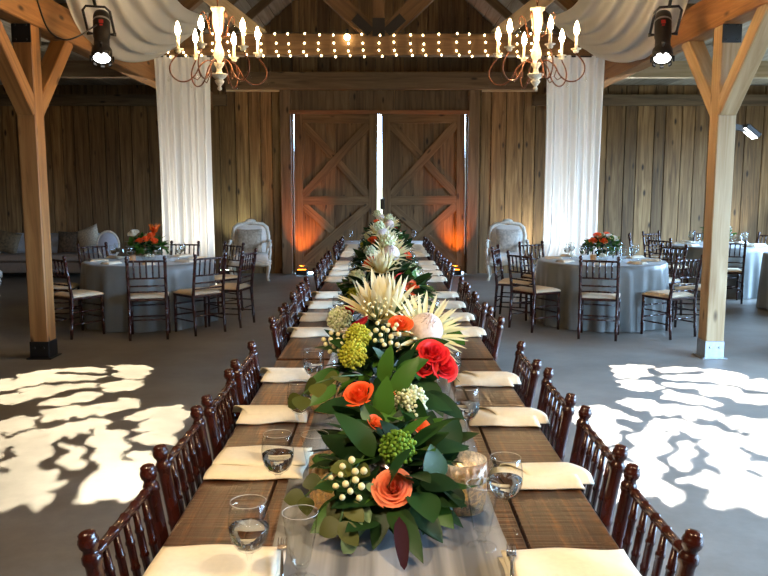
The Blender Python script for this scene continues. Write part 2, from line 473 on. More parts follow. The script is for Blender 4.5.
    m = MB(); m.beam((XB - 2.9, 14.9, 3.66), (XB + 2.9, 14.9, 3.66), .14, .32); struct(m.build('header_beam', M_DARKB, None, None, .008), 'heavy timber header above the doors')
    # door surround
    for s in (-1, 1):
        m = MB(); m.box((XB + s * 1.79, 14.94, 1.75), (.2, .1, 3.5)); struct(m.build('door_jamb', M_DARKB, None, None, .006), 'timber jamb beside the sliding doors')
    m = MB(); m.box((XB, 14.93, 3.085), (3.42, .1, .07)); struct(m.build('trim_4', wood('track_cover_wood', (.14, .055, .02), (.25, .10, .04), (.33, .15, .06))), 'reddish cover board of the door track')
    m = MB()
    for i in range(12): m.box((XB - 1.6 + i * .29, 14.97, 3.31), (.28, .03, .36))
    m.box((XB, 14.95, 3.3), (.06, .06, .36))
    struct(m.build('trim_5', M_DARKB), 'short boards between door track and header')
    # sliding doors
    for di, s in enumerate((-1, 1)):
        x0, x1 = (XB - 1.627, XB - .037) if s < 0 else (XB + .037, XB + 1.627)
        cx = (x0 + x1) / 2; W = x1 - x0; H = 3.02
        m = MB(); n = 8
        for i in range(n): m.box((x0 + (i + .5) * W / n, 14.995, .03 + H / 2), (W / n - .006, .035, H))
        d = m.build('door_%d' % (di + 1), M_DOOR); struct(d, ('left' if s < 0 else 'right') + ' sliding barn door leaf with cross bracing')
        m = MB(); m.box((cx, 15.02, .03 + H / 2), (W, .012, H)); m.build('door_backing', M_DARKB, d)
        yf = 14.96
        for z in (.12, 1.42, 2.97): m = MB(); m.box((cx, yf, z), (W, .035, .17)); m.build('rail', M_DOOR, d, None, .004)
        for x in (x0 + .08, x1 - .08): m = MB(); m.box((x, yf - .003, .03 + H / 2), (.16, .035, H)); m.build('stile', M_DOOR, d, None, .004)
        for z0, z1 in ((.22, 1.32), (1.52, 2.87)):
            for a, b in ((1, -1), (-1, 1)):
                m = MB(); m.beam((cx + a * (W / 2 - .17), yf + .004 * a, z0), (cx + b * (W / 2 - .17), yf + .004 * a, z1), .03, .15, (0, 0, 1)); m.build('brace', M_DOOR, d, None, .004)
    m = MB(); m.box((XB + .02, 14.93, 1.36), (.05, .06, .2)); m.tube([(XB + .07, 14.91, 1.26), (XB + .07, 14.87, 1.3), (XB + .07, 14.87, 1.44), (XB + .07, 14.91, 1.48)], .012, 6)
    m.build('door_latch', M_BLACK, bpy.data.objects['door_2'])
    for nm, sg, px in (('door_1', -1, XB - .83), ('door_2', 1, XB + .83)):
        d = bpy.data.objects[nm]; a = -sg * R(.5)
        d.matrix_world = Matrix.Translation((px, 0, 3.05)) @ Matrix.Rotation(a, 4, 'Y') @ Matrix.Translation((-px, 0, -3.05))
build_barn()

# ------------------------------------------------------------------ posts
def make_post(s, label, plate, mwide):
    t = thing('timber_post', label, 'post', (XB + s * 3.26, 7.4, 0), 0, 'timber posts with knee braces')
    m = MB(); m.box((0, 0, 1.565 + .004), (.175, .19, 3.122)); m.build('shaft', mwide, t, None, .008)
    for d in (1, -1):
        m = MB(); m.beam((0, d * .05, 2.36), (0, d * .86, 3.16), .16, .155, (0, -d, 1)); m.build('knee_brace', mwide, t, None, .008)
    m = MB(); m.box((0, 0, .085), (.185, .20, .17))
    for sx in (-.045, .045): m.tube([(sx, -.098, .11), (sx, -.112, .11)], .012, 6)
    m.box((0, 0, .006), (.24, .25, .012)); m.build('base_bracket', plate, t, None, .003)
    m = MB(); m.box((0, .1, 3.06), (.175, .012, .19)); m.build('top_bracket', M_BLACK, t)
    m = MB(); m.box((0, -.1, 3.06), (.175, .012, .19))
    for sx in (-.05, .05):
        for sz in (2.99, 3.12): m.tube([(sx, -.105, sz), (sx, -.116, sz)], .01, 6)
    m.build('top_bracket', M_BLACK, t)
    return t
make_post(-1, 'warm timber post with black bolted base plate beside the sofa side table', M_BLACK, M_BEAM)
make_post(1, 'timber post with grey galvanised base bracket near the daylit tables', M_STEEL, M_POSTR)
bpy.data.objects['timber_post']['label'] = 'warm brown timber post with black base plate, on the sofa side'

# ------------------------------------------------------------------ chairs
def turned(L, r, rings, seg=8, taper=None, n=None):
    """bamboo-like turned rod along +Z; rings: list of heights"""
    pr = [(1e-4, 0), (r * .9, 0)]
    zs = sorted(rings)
    tp = taper or (lambda t: 1)
    for z in zs:
        t = z / L
        pr += [(r * tp(max(0, t - .04)), z - .007), (r * 1.2 * tp(t), z - .003), (r * 1.2 * tp(t), z + .003), (r * tp(t + .03), z + .007)]
    pr += [(r * .9, L), (1e-4, L)]
    return pr
def rot_to(d):
    return Vector((0, 0, 1)).rotation_difference(Vector(d).normalized()).to_matrix()
def rod(m, a, b, r, fr=(.25, .5, .75), seg=8, taper=None):
    a = Vector(a); b = Vector(b); L = (b - a).length
    m.lathe(turned(L, r, [f * L for f in fr], seg, taper), a, seg, rot_to(b - a))
def back_y(z): return -.185 - .075 * max(0, (z - .43) / .49) ** 1.15
def make_chair():
    t = thing('chiavari_chair', 'x', 'chair')
    W = .195
    # rear post
    def post():
        m = MB()
        prof = [(0, .0145), (.08, .016), (.12, .0205), (.135, .0165), (.26, .0165), (.27, .0205), (.285, .0165), (.42, .019), (.47, .0195), (.55, .0165), (.558, .0195), (.567, .017), (.69, .0175), (.70, .0205), (.71, .0175), (.80, .0178), (.845, .018), (.853, .022), (.866, .0215), (.872, .017), (.880, .0155), (.886, .0205), (.896, .0225), (.904, .0205), (.908, .018), (.914, .019), (.919, .013), (.921, .002)]
        m.tube([(0, back_y(z) if z > .43 else -.185 - .03 * (1 - z / .43), z) for z, r in prof], [r for z, r in prof], 9)
        return m.mesh('back_post', M_CHAIR)
    pm = post()
    for s in (-1, 1): link('back_post', pm, t, (s * W, 0, 0))
    fl = MB(); rod(fl, (0, .19, 0), (0, .185, .43), .016, (.28, .62, .86)); fm = fl.mesh('front_leg', M_CHAIR)
    for s in (-1, 1): link('front_leg', fm, t, (s * .2, 0, 0))
    m = MB(); rod(m, (-W, back_y(.862), .862), (W, back_y(.862), .862), .0115, (.14, .32, .5, .68, .86)); m.build('top_rail', M_CHAIR, t)
    for z in (.675, .59, .525):
        m = MB(); rod(m, (-W, back_y(z), z), (W, back_y(z), z), .0095, (.25, .5, .75)); m.build('back_rail', M_CHAIR, t)
    sp = MB(); rod(sp, (0, back_y(.675), .675), (0, back_y(.862), .862), .0088, (.35, .68), 7, lambda q: 1.1); sm = sp.mesh('spindle', M_CHAIR)
    for i in range(5): link('spindle', sm, t, (-W + 2 * W * (i + 1) / 6, 0, 0))
    m = MB()
    def ring(z, g):
        pts = []
        for (x, y) in ((-.2 - g, -.2 - g), (.2 + g, -.2 - g), (.215 + g, .2 + g), (-.215 - g, .2 + g)): pts.append((x, y, z))
        return pts
    vs = ring(.425, 0) + ring(.452, 0)
    m.add(vs, [(3, 2, 1, 0), (4, 5, 6, 7), (0, 1, 5, 4), (1, 2, 6, 5), (2, 3, 7, 6), (3, 0, 4, 7)])
    m.build('seat_frame', M_CHAIR, t, None, .008, 2)
    m = MB()
    def cush(u, v):
        a, b = 2 * u - 1, 2 * v - 1
        e = (1 - abs(a) ** 5) * (1 - abs(b) ** 5)
        w = .205 + .012 * (b + 1) / 2
        return (a * w * (1 - .03 * b * b), b * .195 + .012, .468 + .026 * max(0, e) ** .5)
    m.slab(cush, 10, 10, .016); o = m.build('cushion', M_CUSH, t); tag(o, 'ivory pad seat cushion')
    for s in (-1, 1):
        for z in (.16, .29):
            m = MB(); rod(m, (s * .2, .19, z), (s * W, -.2, z), .0085, (.3, .6)); m.build('side_stretcher', M_CHAIR, t)
    for z in (.2, .33): m = MB(); rod(m, (-.2, .19, z), (.2, .19, z), .0085, (.3, .6)); m.build('front_stretcher', M_CHAIR, t)
    m = MB(); rod(m, (-W, -.2, .22), (W, -.2, .22), .0085, (.3, .6)); m.build('back_stretcher', M_CHAIR, t)
    return t
CH = make_chair(); ch_used = [False]
def chair(x, y, rz, label, group):
    f = not ch_used[0]; ch_used[0] = True
    return put(CH, f, (x, y, 0), rz, label, group)

# ------------------------------------------------------------------ long tables
def table_start(k): return 1.16 + 2.73 * k
TL = 2.69
def make_table():
    t = thing('farm_table', 'x', 'table')
    m = MB(); n = 5; W = 1.12
    for i in range(n):
        w = W / n
        m.box((-W / 2 + (i + .5) * w, TL / 2, TZ - .022 + (i % 2) * .0006), (w - .005, TL, .042))
    m.build('tabletop', M_TABLE, t, None, .004)
    m = MB()
    for s in (-1, 1): m.box((s * .36, TL / 2, .685), (.03, TL - .3, .07))
    for y in (.14, TL - .14): m.box((0, y, .685), (.74, .03, .07))
    m.build('apron', M_TABLE, t)
    lm = MB(); lm.box((0, 0, .36), (.085, .085, .715)); lme = lm.mesh('leg', M_TABLE)
    for sx in (-.35, .35):
        for y in (.16, TL - .16): link('leg', lme, t, (sx, y, 0))
    return t
FT = make_table()
TPOS = ['nearest the camera', 'second from the camera', 'third from the camera', 'farthest, before the white draped table']
for k in range(4):
    put(FT, k == 0, (XT, table_start(k), 0), 0, 'dark stained plank farm table, ' + TPOS[k] + ' in the long row', 'farm tables in one long row')

# runner
m = MB()
def rf(u, v):
    y = 1.1 + 11.0 * v
    return (XT - .29 + .58 * u + .008 * sin(y * 5 + (u > .5)), y, TZ + .0035 + .0016 * sin(u * 19 + sin(y * 2.3)) + .0012 * sin(y * 11 + u * 7))
m.grid(rf, 24, 160, True)
o = m.build('table_runner', M_RUN); tag(o, 'sheer grey gauze runner down the middle of the long table', 'table runner')
RZ = TZ + .0065

SEATY = [1.70 + .545 * i + 2.73 * k for k in range(4) for i in range(4)]
ct = 0
for side, sn in ((-1, 'left'), (1, 'right')):
    for i, y in enumerate(SEATY):
        jig = random.uniform(-.012, .012)
        chair(XT + side * .375 + jig, y + random.uniform(-.012, .012), (PI / 2 if side > 0 else -PI / 2) + random.uniform(-.02, .02),
              'dark mahogany bamboo-turned chair, %s from the camera along the %s side of the long table' % (ORD[i], sn), 'chairs along the long table')

# napkins ------------------------------------------------------------
def flat_napkin():
    m = MB()
    def f(u, v):
        a, b = 2 * u - 1, 2 * v - 1
        e = max(0, (1 - abs(a) ** 8) * (1 - abs(b) ** 6)) ** .5
        return (a * .148 + .006 * sin(b * 3), b * .122 + .008 * sin(a * 2.2), .006 + .017 * e + .0025 * sin(a * 4 + b * 2))
    m.slab(f, 18, 14, .0055)
    o = m.build('napkin', M_NAP)
    m = MB()
    def g(u, v):
        a, b = 2 * u - 1, 2 * v - 1
        e = max(0, (1 - abs(a) ** 8) * (1 - abs(b) ** 6)) ** .5
        return (a * .144 + .003, b * .085 + .03, .024 + .008 * e + .003 * sin(a * 4 + b * 2))
    m.slab(g, 16, 10, .004)
    m.build('folded_flap', M_NAP, o)
    tag(o, 'x', 'napkin'); return o
def roll_napkin():
    m = MB()
    def f(u, v):
        a, b = 2 * u - 1, 2 * v - 1
        w = .062 + .018 * u
        e = max(0, (1 - abs(b) ** 3)) ** .5 * max(0, 1 - abs(a) ** 14) ** .5
        return (a * .13, b * w + .006 * sin(a * 3), .006 + .034 * e + .002 * sin(a * 5 + b * 3))
    m.slab(f, 20, 14, .0055)
    o = m.build('napkin', M_NAP)
    m = MB()
    def g(u, v):
        a, b = 2 * u - 1, 2 * v - 1
        e = max(0, (1 - abs(b) ** 3)) ** .5
        x = -.06 + .185 * u - .04 * b
        return (x, (b * .058 + .004), .0115 + .0355 * e)
    m.slab(g, 12, 10, .003)
    m.build('folded_flap', M_NAP, o)
    tag(o, 'x', 'napkin'); return o
NF, NR = flat_napkin(), roll_napkin(); used = {}
def napkin(src, x, y, z, rz, label, group):
    f = src.name not in used; used[src.name] = 1
    return put(src, f, (x, y, z), rz, label, group)
NAPY = {-1: [1.62, 2.33, 2.84, 3.46], 1: [1.60, 2.20, 2.80, 3.38]}
for side, sn in ((-1, 'left'), (1, 'right')):
    for i in range(16):
        k, j = divmod(i, 4)
        y = NAPY[side][j] + 2.73 * k if k == 0 else SEATY[i] + .1
        fl = (side < 0 and i in (0, 1)) or (side > 0 and i == 0)
        rz = random.uniform(-.06, .06) + (PI if (side < 0 and not fl) else 0)
        napkin(NF if fl else NR, XT + side * (.40 if fl else .432), y, TZ + .0005, rz,
               'folded ivory napkin, %s from the camera on the %s side of the long table' % (ORD[i], sn), 'napkins along the long table')

# glasses ------------------------------------------------------------
def make_goblet():
    t = thing('wine_goblet', 'x', 'wine glass')
    m = MB(); m.lathe([(.002, .082), (.014, .084), (.028, .094), (.038, .11), (.0435, .13), (.0445, .15), (.042, .172), (.0385, .195), (.0375, .196), (.041, .172), (.0433, .15), (.042, .13), (.037, .112), (.027, .0965), (.012, .088), (.001, .0865)], seg=28); m.tube([(.0380 * cos(a), .0380 * sin(a), .1957) for a in [2 * PI * i / 30 for i in range(31)]], .0006, 5, False, True, 1); m.build('bowl', [M_GLASS, M_RIM], t)
    m = MB(); m.lathe([(1e-4, .0885), (.012, .0895), (.0262, .098), (.0362, .113), (.0412, .13), (.0420, .140), (1e-4, .140)], seg=24); m.build('water', M_WATER, t)
    m = MB(); m.lathe([(.0055, .003), (.0042, .02), (.0038, .05), (.0048, .07), (.009, .083)], seg=12); m.build('stem', M_GLASS, t)
    m = MB(); m.lathe([(.0355, 0), (.036, .0015), (.03, .0035), (.015, .006), (.005, .011)], seg=24); m.build('foot', M_GLASS, t)
    return t
def make_pilsner():
    t = thing('water_glass', 'x', 'water glass')
    m = MB(); m.lathe([(.002, .032), (.014, .034), (.021, .045), (.027, .075), (.034, .115), (.0395, .158), (.0385, .159), (.0328, .115), (.0256, .075), (.0195, .048), (.012, .040), (.001, .038)], seg=16, smooth=False); m.tube([(.0390 * cos(a), .0390 * sin(a), .1587) for a in [2 * PI * i / 30 for i in range(31)]], .0006, 5, False, True, 1); m.build('bowl', [M_GLASS, M_RIM], t)
    m = MB(); m.lathe([(.009, .008), (.0075, .014), (.013, .019), (.0085, .025), (.012, .034)], seg=12); m.build('stem', M_CRYSTAL, t)
    m = MB(); m.lathe([(.036, 0), (.0365, .002), (.03, .0045), (.014, .008), (.008, .01)], seg=24); m.build('foot', M_GLASS, t)
    return t
GB, PG = make_goblet(), make_pilsner()
def glass(src, x, y, z, label, group):
    f = src.name not in used; used[src.name] = 1
    return put(src, f, (x, y, z), random.uniform(0, 3), label, group)
GOBY = {-1: [1.57, 2.03, 2.60, 3.14], 1: [1.86, 2.52, 3.14, 3.68]}
PILY = {-1: [1.60, 2.14, 2.70, 3.28], 1: [1.76, 2.36, 2.93, 3.48]}
for side, sn in ((-1, 'left'), (1, 'right')):
    for i in range(16):
        k, j = divmod(i, 4)
        yg = GOBY[side][j] + 2.73 * k; yp = PILY[side][j] + 2.73 * k
        gx = .31 if i == 0 and side > 0 else .285
        glass(GB, XT * (k > 0) + side * gx, yg, TZ + .0005 if gx > .3 else RZ, 'stemmed wine glass, %s from the camera on the %s side of the long table' % (ORD[i], sn), 'wine glasses along the long table')
        glass(PG, XT * (k > 0) + side * (.24 if side > 0 and k == 0 else .178 + .015 * (i % 2)), yp, RZ, 'short footed water glass, %s from the camera on the %s side of the long table' % (ORD[i], sn), 'water glasses along the long table')

# forks
def make_fork():
    m = MB()
    m.tube([(0, -.09, .0), (0, -.05, .004), (0, .02, .006), (0, .045, .004)], [.0035, .0045, .003, .0035], 6)
    m.box((0, .056, .004), (.022, .022, .003))
    for i in range(4): m.tube([(-.0093 + .0062 * i, .06, .004), (-.0093 + .0062 * i, .085, .002), (-.0093 + .0062 * i, .108, .005)], [.0016, .0016, .0008], 5)
    o = m.build('fork', M_SILVER); tag(o, 'x', 'fork', 'forks laid by the nearest napkins'); return o
fk = make_fork(); fk.location = (XT - .245, 1.64, TZ + .034); fk.rotation_euler = (0, 0, .12); fk['label'] = 'silver fork lying on the nearest napkin of the left side'
f2 = copy_tree(fk); f2.location = (XT + .265, 1.60, TZ + .036); f2.rotation_euler = (0, 0, -.15); f2['label'] = 'silver fork lying on the nearest napkin of the right side'

# candle holders -----------------------------------------------------
def make_votive(r=.068, h=.14, mat=None):
    t = thing('candle_holder', 'x', 'candle holder')
    m = MB(); m.lathe([(1e-4, .002), (r * .86, .002), (r * .95, .02), (r, h * .6), (r * .97, h), (r * .94, h), (r * .96, h * .6), (r * .9, .022), (1e-4, .012)], seg=30); m.build('glass_cup', mat or M_MERC, t)
    m = MB(); m.lathe([(1e-4, .014), (.026, .014), (.026, .045), (1e-4, .047)], seg=16); c = m.build('candle', M_WAX, t)
    m = MB(); m.ball((0, 0, .064), .008, 8, 6, (1, 1, 2)); m.build('flame', M_FLAME, c)
    return t
VT = make_votive(); VT.location = (.215, 1.99, RZ); tag(VT, 'speckled silver glass candle holder glowing beside the coral rose', 'candle holder', 'glowing candle holders on the long table')
for i, (x, y, l) in enumerate([(-.13, 1.99, 'glowing speckled glass candle holder half hidden by leaves near the berries'), (-.215, 2.93, 'bright glowing candle holder beside the orange roses, left of the flowers'),
                               (.19, 3.35, 'glowing candle holder right of the spiky protea, on the runner'), (-.2, 4.25, 'glowing candle holder left of the flowers on the second table'),
                               (.2, 5.6, 'glowing candle holder right of the flowers on the second table'), (-.2, 6.9, 'glowing candle holder where the second and third tables meet'), (.2, 8.4, 'glowing candle holder on the third table of the row')]):
    v = copy_tree(VT); v.location = (x, y, RZ); v['label'] = l
    if i > 1: v.scale = (.7, .7, .75)

# ------------------------------------------------------------------ flowers
def leaf(m, base, d, nrm, L, W, curl=.25, fold=.18, mi=0, shape=.75):
    base = Vector(base); d = Vector(d).normalized(); nrm = Vector(nrm)
    x = d.cross(nrm)
    if x.length < 1e-3: x = d.orthogonal()
    x.normalize(); n = x.cross(d).normalized()
    vs = []; N = 7
    for i in range(N + 1):
        t = i / N
        w = W * .5 * (sin(PI * min(1, t ** shape)) ** .75 if 0 < t < 1 else .02)
        c = base + d * (L * t) - n * (curl * L * t * t) 
        vs += [c - x * w + n * (fold * w), c, c + x * w + n * (fold * w)]
    for p in vs: p.z = max(p.z, .005)
    fs = []
    for i in range(N):
        a = i * 3
        fs += [(a, a + 1, a + 4, a + 3), (a + 1, a + 2, a + 5, a + 4)]
    m.add(vs, fs, None, True, mi)
def rose(m, c, d, r, turns=22, open_=1.0):
    Mx = rot_to(d); c = Vector(c)
    for k in range(turns):
        t = (k + .5) / turns
        rr = r * (.10 + .86 * t); ph = k * 2.39996
        hw = 1.25 - .45 * t
        zt = r * (.62 - .50 * t * open_); zb = -r * .55
        def f(u, v, rr=rr, ph=ph, hw=hw, zt=zt, zb=zb, t=t):
            a = ph + (2 * u - 1) * hw * (.55 + .45 * v)
            q = rr * (.30 + .70 * sin(v * PI * .5)) + (r * .22 * t * max(0, v - .72) / .28 if v > .72 else 0)
            z = zb + (zt - zb) * v ** .9 - r * .10 * (2 * u - 1) ** 2 - (r * .16 * t * max(0, v - .8) / .2)
            return tuple(Mx @ Vector((q * cos(a), q * sin(a), z)) + c)
        m.grid(f, 6, 6, True)
def protea(mb, mdome, c, d, r, rings=((16, 28, 1.0), (16, 50, .95), (14, 72, .8)), dome=.42, wid=.16):
    Mx = rot_to(d); c = Vector(c)
    for ri, (n, el, ln) in enumerate(rings):
        for i in range(n):
            a = 2 * PI * (i + .5 * (ri % 2)) / n + random.uniform(-.08, .08)
            e = R(el + random.uniform(-6, 6))
            L = r * ln * random.uniform(.88, 1.05)
            dv = Vector((cos(a) * sin(e), sin(a) * sin(e), cos(e))); nv = Vector((-cos(a) * cos(e), -sin(a) * cos(e), sin(e)))
            b = Vector((cos(a), sin(a), 0)) * r * .16
            vs = []; uv = []; N = 6
            x = dv.cross(nv).normalized()
            for j in range(N + 1):
                t = j / N; w = r * wid * .5 * (.55 + .9 * t) * (1 - t ** 2.6) + .0004
                p = b + dv * (L * t) - nv * (.16 * L * (t * t) * (-1 if el < 40 else .6))
                vs += [p - x * w + nv * w * .35, p - nv * w * .1, p + x * w + nv * w * .35]
            fs = []
            for j in range(N):
                q = j * 3; t0, t1 = j / N, (j + 1) / N
                fs += [(q, q + 1, q + 4, q + 3), (q + 1, q + 2, q + 5, q + 4)]
                uv += [[(0, t0), (.5, t0), (.5, t1), (0, t1)], [(.5, t0), (1, t0), (1, t1), (.5, t1)]]
            mb.add([Mx @ v + c for v in vs], fs, uv, True)
    if mdome is not None:
        D = r * dome
        prof = [(D * .75, 0), (D * .98, D * .35), (D * .92, D * .75), (D * .7, D * 1.1), (D * .38, D * 1.32), (1e-4, D * 1.4)]
        mdome.lathe(prof, c, 18, Mx)
        for i in range(90):
            a = i * 2.39996; t = (i + .5) / 90; th = math.acos(1 - t)
            p = Vector((cos(a) * sin(th) * D * .97, sin(a) * sin(th) * D * .97, .1 * D + cos(th) * D * 1.28))
            q = Vector((p.x * .55, p.y * .55, p.z + D * .24))
            mdome.tube([Mx @ p + c, Mx @ q + c], [D * .05, D * .02], 4)
def floret_ball(m, c, d, r, n=70, fl=.011):
    Mx = rot_to(d); c = Vector(c); n = min(n, 150); fl = r * 1.5 / math.sqrt(n)
    for i in range(n):
        t = (i + .5) / n; a = i * 2.39996; th = math.acos(1 - 1.6 * t)
        nv = Vector((cos(a) * sin(th), sin(a) * sin(th), cos(th)))
        p = Mx @ (nv * r * (.86 + .10 * sin(a * 1.7 + t * 9) + random.uniform(-.05, .07))) + c
        m.ball(p, fl * random.uniform(.75, 1.15), 6, 4)
    m.ball(c, r * .72, 10, 7)
def berries(mb, ms, c, d, spread, n, rb):
    c = Vector(c); d = Vector(d).normalized(); x = d.orthogonal().normalized(); y = d.cross(x)
    root = c - d * spread * 1.5
    for i in range(n):
        a = i * 2.39996; q = spread * math.sqrt((i + .5) / n)
        p = c + x * q * cos(a) + y * q * sin(a) + d * random.uniform(-.012, .012)
        mb.ball(p, rb * random.uniform(.85, 1.1), 9, 7)
        ms.tube([root, (root + p) / 2 + d * .008, p], [.0016, .0013, .001], 4)

def foliage(m, c, rad, n, L, W, seed, up=.0, arc=None, curl=(.1, .5), lo=-.1):
    rng = random.Random(seed); c = Vector(c)
    for i in range(n):
        z = rng.uniform(lo, 1.0); a = rng.uniform(0, 2 * PI) if arc is None else rng.uniform(*arc)
        s = math.sqrt(max(0, 1 - z * z))
        nv = Vector((s * cos(a), s * sin(a), z))
        k = rng.uniform(.55, .88)
        b = c + Vector((nv.x * rad[0], nv.y * rad[1], nv.z * rad[2])) * k
        tang = Vector((rng.uniform(-1, 1), rng.uniform(-1, 1), rng.uniform(-1, 1)))
        d = (nv * .75 + tang * .55 + Vector((0, 0, up))).normalized()
        nr = (nv + Vector((0, 0, .8)) + tang * .3).normalized()
        leaf(m, b, d, nr, L * rng.uniform(.7, 1.2), W * rng.uniform(.75, 1.2), rng.uniform(*curl))
def silver_dollar(m, ms, pts, size, seed):
    rng = random.Random(seed); pts = [Vector(p) for p in pts]
    ms.tube(pts, [.0025] * len(pts), 5)
    for i, p in enumerate(pts[1:], 1):
        for s in (-1, 1):
            t = (pts[i] - pts[i - 1]).normalized()
            sd = t.cross(Vector((0, 0, 1)))
            if sd.length < .1: sd = Vector((1, 0, 0))
            d = sd.normalized() * s + t * .5 + Vector((0, rng.uniform(-.6, .2), rng.uniform(-.5, .3)))
            leaf(m, p, d, Vector((rng.uniform(-.4, .4), -.7, .8)), size * rng.uniform(.8, 1.2), size * rng.uniform(.75, 1.0), .15, .1, 0, .85)

def vase(t, h=.13, r=.075):
    m = MB(); m.lathe([(1e-4, 0), (r * .8, 0), (r * .82, .008), (r * .7, .02), (r * .95, h * .6), (r * 1.05, h), (r * 1.0, h), (r * .9, h * .6), (1e-4, .03)], seg=22)
    return m.build('vase', plain('smoky_vase_glass_%d' % len(bpy.data.materials), (.30, .31, .33), .12, .1, 20, 0, Metallic=.6), t)

# nearest arrangement (world sized, local origin at its base)
def near_arrangement():
    O = Vector((.03, 2.05, RZ))
    t = thing('flower_arrangement', 'low leafy centrepiece with a coral rose, green viburnum and cream berries, nearest the camera', 'flower arrangement', O, 0, 'flower arrangements along the long table')
    L = lambda x, y, z: Vector((x, y, z)) - O
    vase(t, .12, .08)
    m = MB(); foliage(m, (0, .0, .07), (.17, .33, .15), 80, .125, .072, 11)
    foliage(m, (0, .05, .06), (.13, .26, .13), 60, .11, .06, 12)
    for b, d, l, w in [(L(.06, 1.84, .875), (.9, -.25, .02), .15, .075), (L(.0, 1.95, .93), (-.75, -.5, .1), .13, .06), (L(.1, 2.0, .93), (.8, .1, .1), .14, .06),
                       (L(-.02, 1.83, .88), (-.6, -.6, -.25), .12, .06), (L(.05, 1.8, .87), (.75, -.5, -.45), .13, .06), (L(.06, 1.82, .86), (.65, -.6, -.4), .13, .07),
                       (L(-.06, 2.2, .98), (-.6, -.3, .2), .14, .08), (L(.06, 2.25, 1.0), (.85, -.2, .0), .15, .075), (L(.12, 2.3, 1.0), (.75, -.4, -.2), .15, .075)]:
        leaf(m, b, d, (0, -.5, .9), l, w, .25)
    o = m.build('broad_leaves', M_LEAFD, t)
    m = MB(); foliage(m, (0, .04, .09), (.15, .30, .15), 20, .10, .055, 21)
    for b, d, l, w in [(L(.0, 2.12, .98), (.1, -.2, 1), .12, .062), (L(.03, 2.2, 1.02), (.5, -.1, .9), .14, .062), (L(.04, 2.3, 1.05), (.65, -.3, .55), .12, .06), (L(.08, 1.87, .87), (.55, -.55, -.3), .14, .075),
                       (L(-.06, 1.8, .86), (-.75, -.4, -.25), .13, .075), (L(.04, 1.79, .86), (.1, -.45, -.8), .10, .04), (L(.0, 2.28, 1.04), (.2, -.2, 1), .12, .05)]:
        leaf(m, b, d, (0, -.7, .7), l, w, .2)
    m.build('fresh_leaves', M_LEAFM, t)
    for pts, sz, sd in (([L(-.03, 2.0, .93), L(-.10, 1.92, .92), L(-.15, 1.85, .90), L(-.19, 1.82, .87)], .05, 3),
                        ([L(-.06, 2.3, 1.06), L(-.13, 2.24, 1.07), L(-.19, 2.2, 1.06), L(-.235, 2.17, 1.03)], .062, 5),
                        ([L(-.02, 2.0, .95), L(-.07, 1.85, .93), L(-.09, 1.78, .87), L(-.1, 1.74, .84)], .06, 8)):
        m = MB(); ms = MB(); silver_dollar(m, ms, pts, sz, sd); o = m.build('eucalyptus_leaves', M_OLIVE, t); ms.build('eucalyptus_stem', M_STEM, o)
    m = MB()
    for i, (b, d, l, w) in enumerate([(L(-.03, 1.78, .86), (-.35, -.5, -.6), .085, .033), (L(-.05, 1.75, .85), (-.45, -.3, -.8), .10, .035), (L(-.07, 1.73, .83), (-.2, -.3, -.9), .075, .042), (L(-.08, 1.80, .86), (-.7, -.4, -.5), .09, .03), (L(-.04, 1.80, .91), (.8, -.4, -.35), .055, .022),
                                     (L(-.05, 2.12, 1.02), (.1, -.4, -.8), .06, .03), (L(.03, 1.79, .87), (.2, -.5, -.6), .06, .025), (L(.07, 1.8, .85), (.3, -.3, -.8), .05, .02)]):
        leaf(m, b, d, (0, -.8, .5), l, w, .15)
    m.build('sage_leaves', M_SAGE, t)
    m = MB(); leaf(m, L(.040, 1.735, .855), (.07, -.62, -.55), (.2, -.7, .7), .135, .036, .05); tag(m.build('burgundy_leaf', M_BURG, t), 'dark burgundy drooping leaf')
    m = MB(); rose(m, L(.027, 1.79, .905), (.0, -.72, .62), .047, 26); tag(m.build('rose', M_ROSE, t), 'open coral rose')
    for p, d, r, mt, lb in [(L(-.063, 2.13, 1.043), (-.3, -.45, .8), .046, M_ORANGE, 'orange rose'), (L(-.022, 2.0, 1.003), (.5, -.5, .6), .024, M_ORANGE, 'orange rosebud'), (L(.023, 2.2, 1.03), (.3, -.4, .8), .022, M_ROSE, 'coral bud'), (L(.104, 2.04, .977), (.4, -.55, .6), .027, M_ORANGE, 'orange rosebud')]:
        m = MB(); rose(m, p, d, r, 16 if r > .03 else 9, .5); tag(m.build('rose', mt, t), lb)
    m = MB(); floret_ball(m, L(.041, 1.93, .955), (0, -.5, .85), .048, 260, .0062); tag(m.build('viburnum', M_GV, t), 'green viburnum head')
    m = MB(); floret_ball(m, L(.082, 2.2, 1.005), (.2, -.5, .8), .05, 240, .0066); tag(m.build('viburnum', M_WV, t), 'pale green white viburnum head')
    m = MB(); ms = MB(); berries(m, ms, L(-.080, 1.755, .935), (-.1, -.75, .6), .05, 13, .0082)
    tag(m.build('berry_sprig', M_BERRY, t), 'cream berries'); ms.build('berry_stem', M_STEM, t)
    return t
near_arrangement()

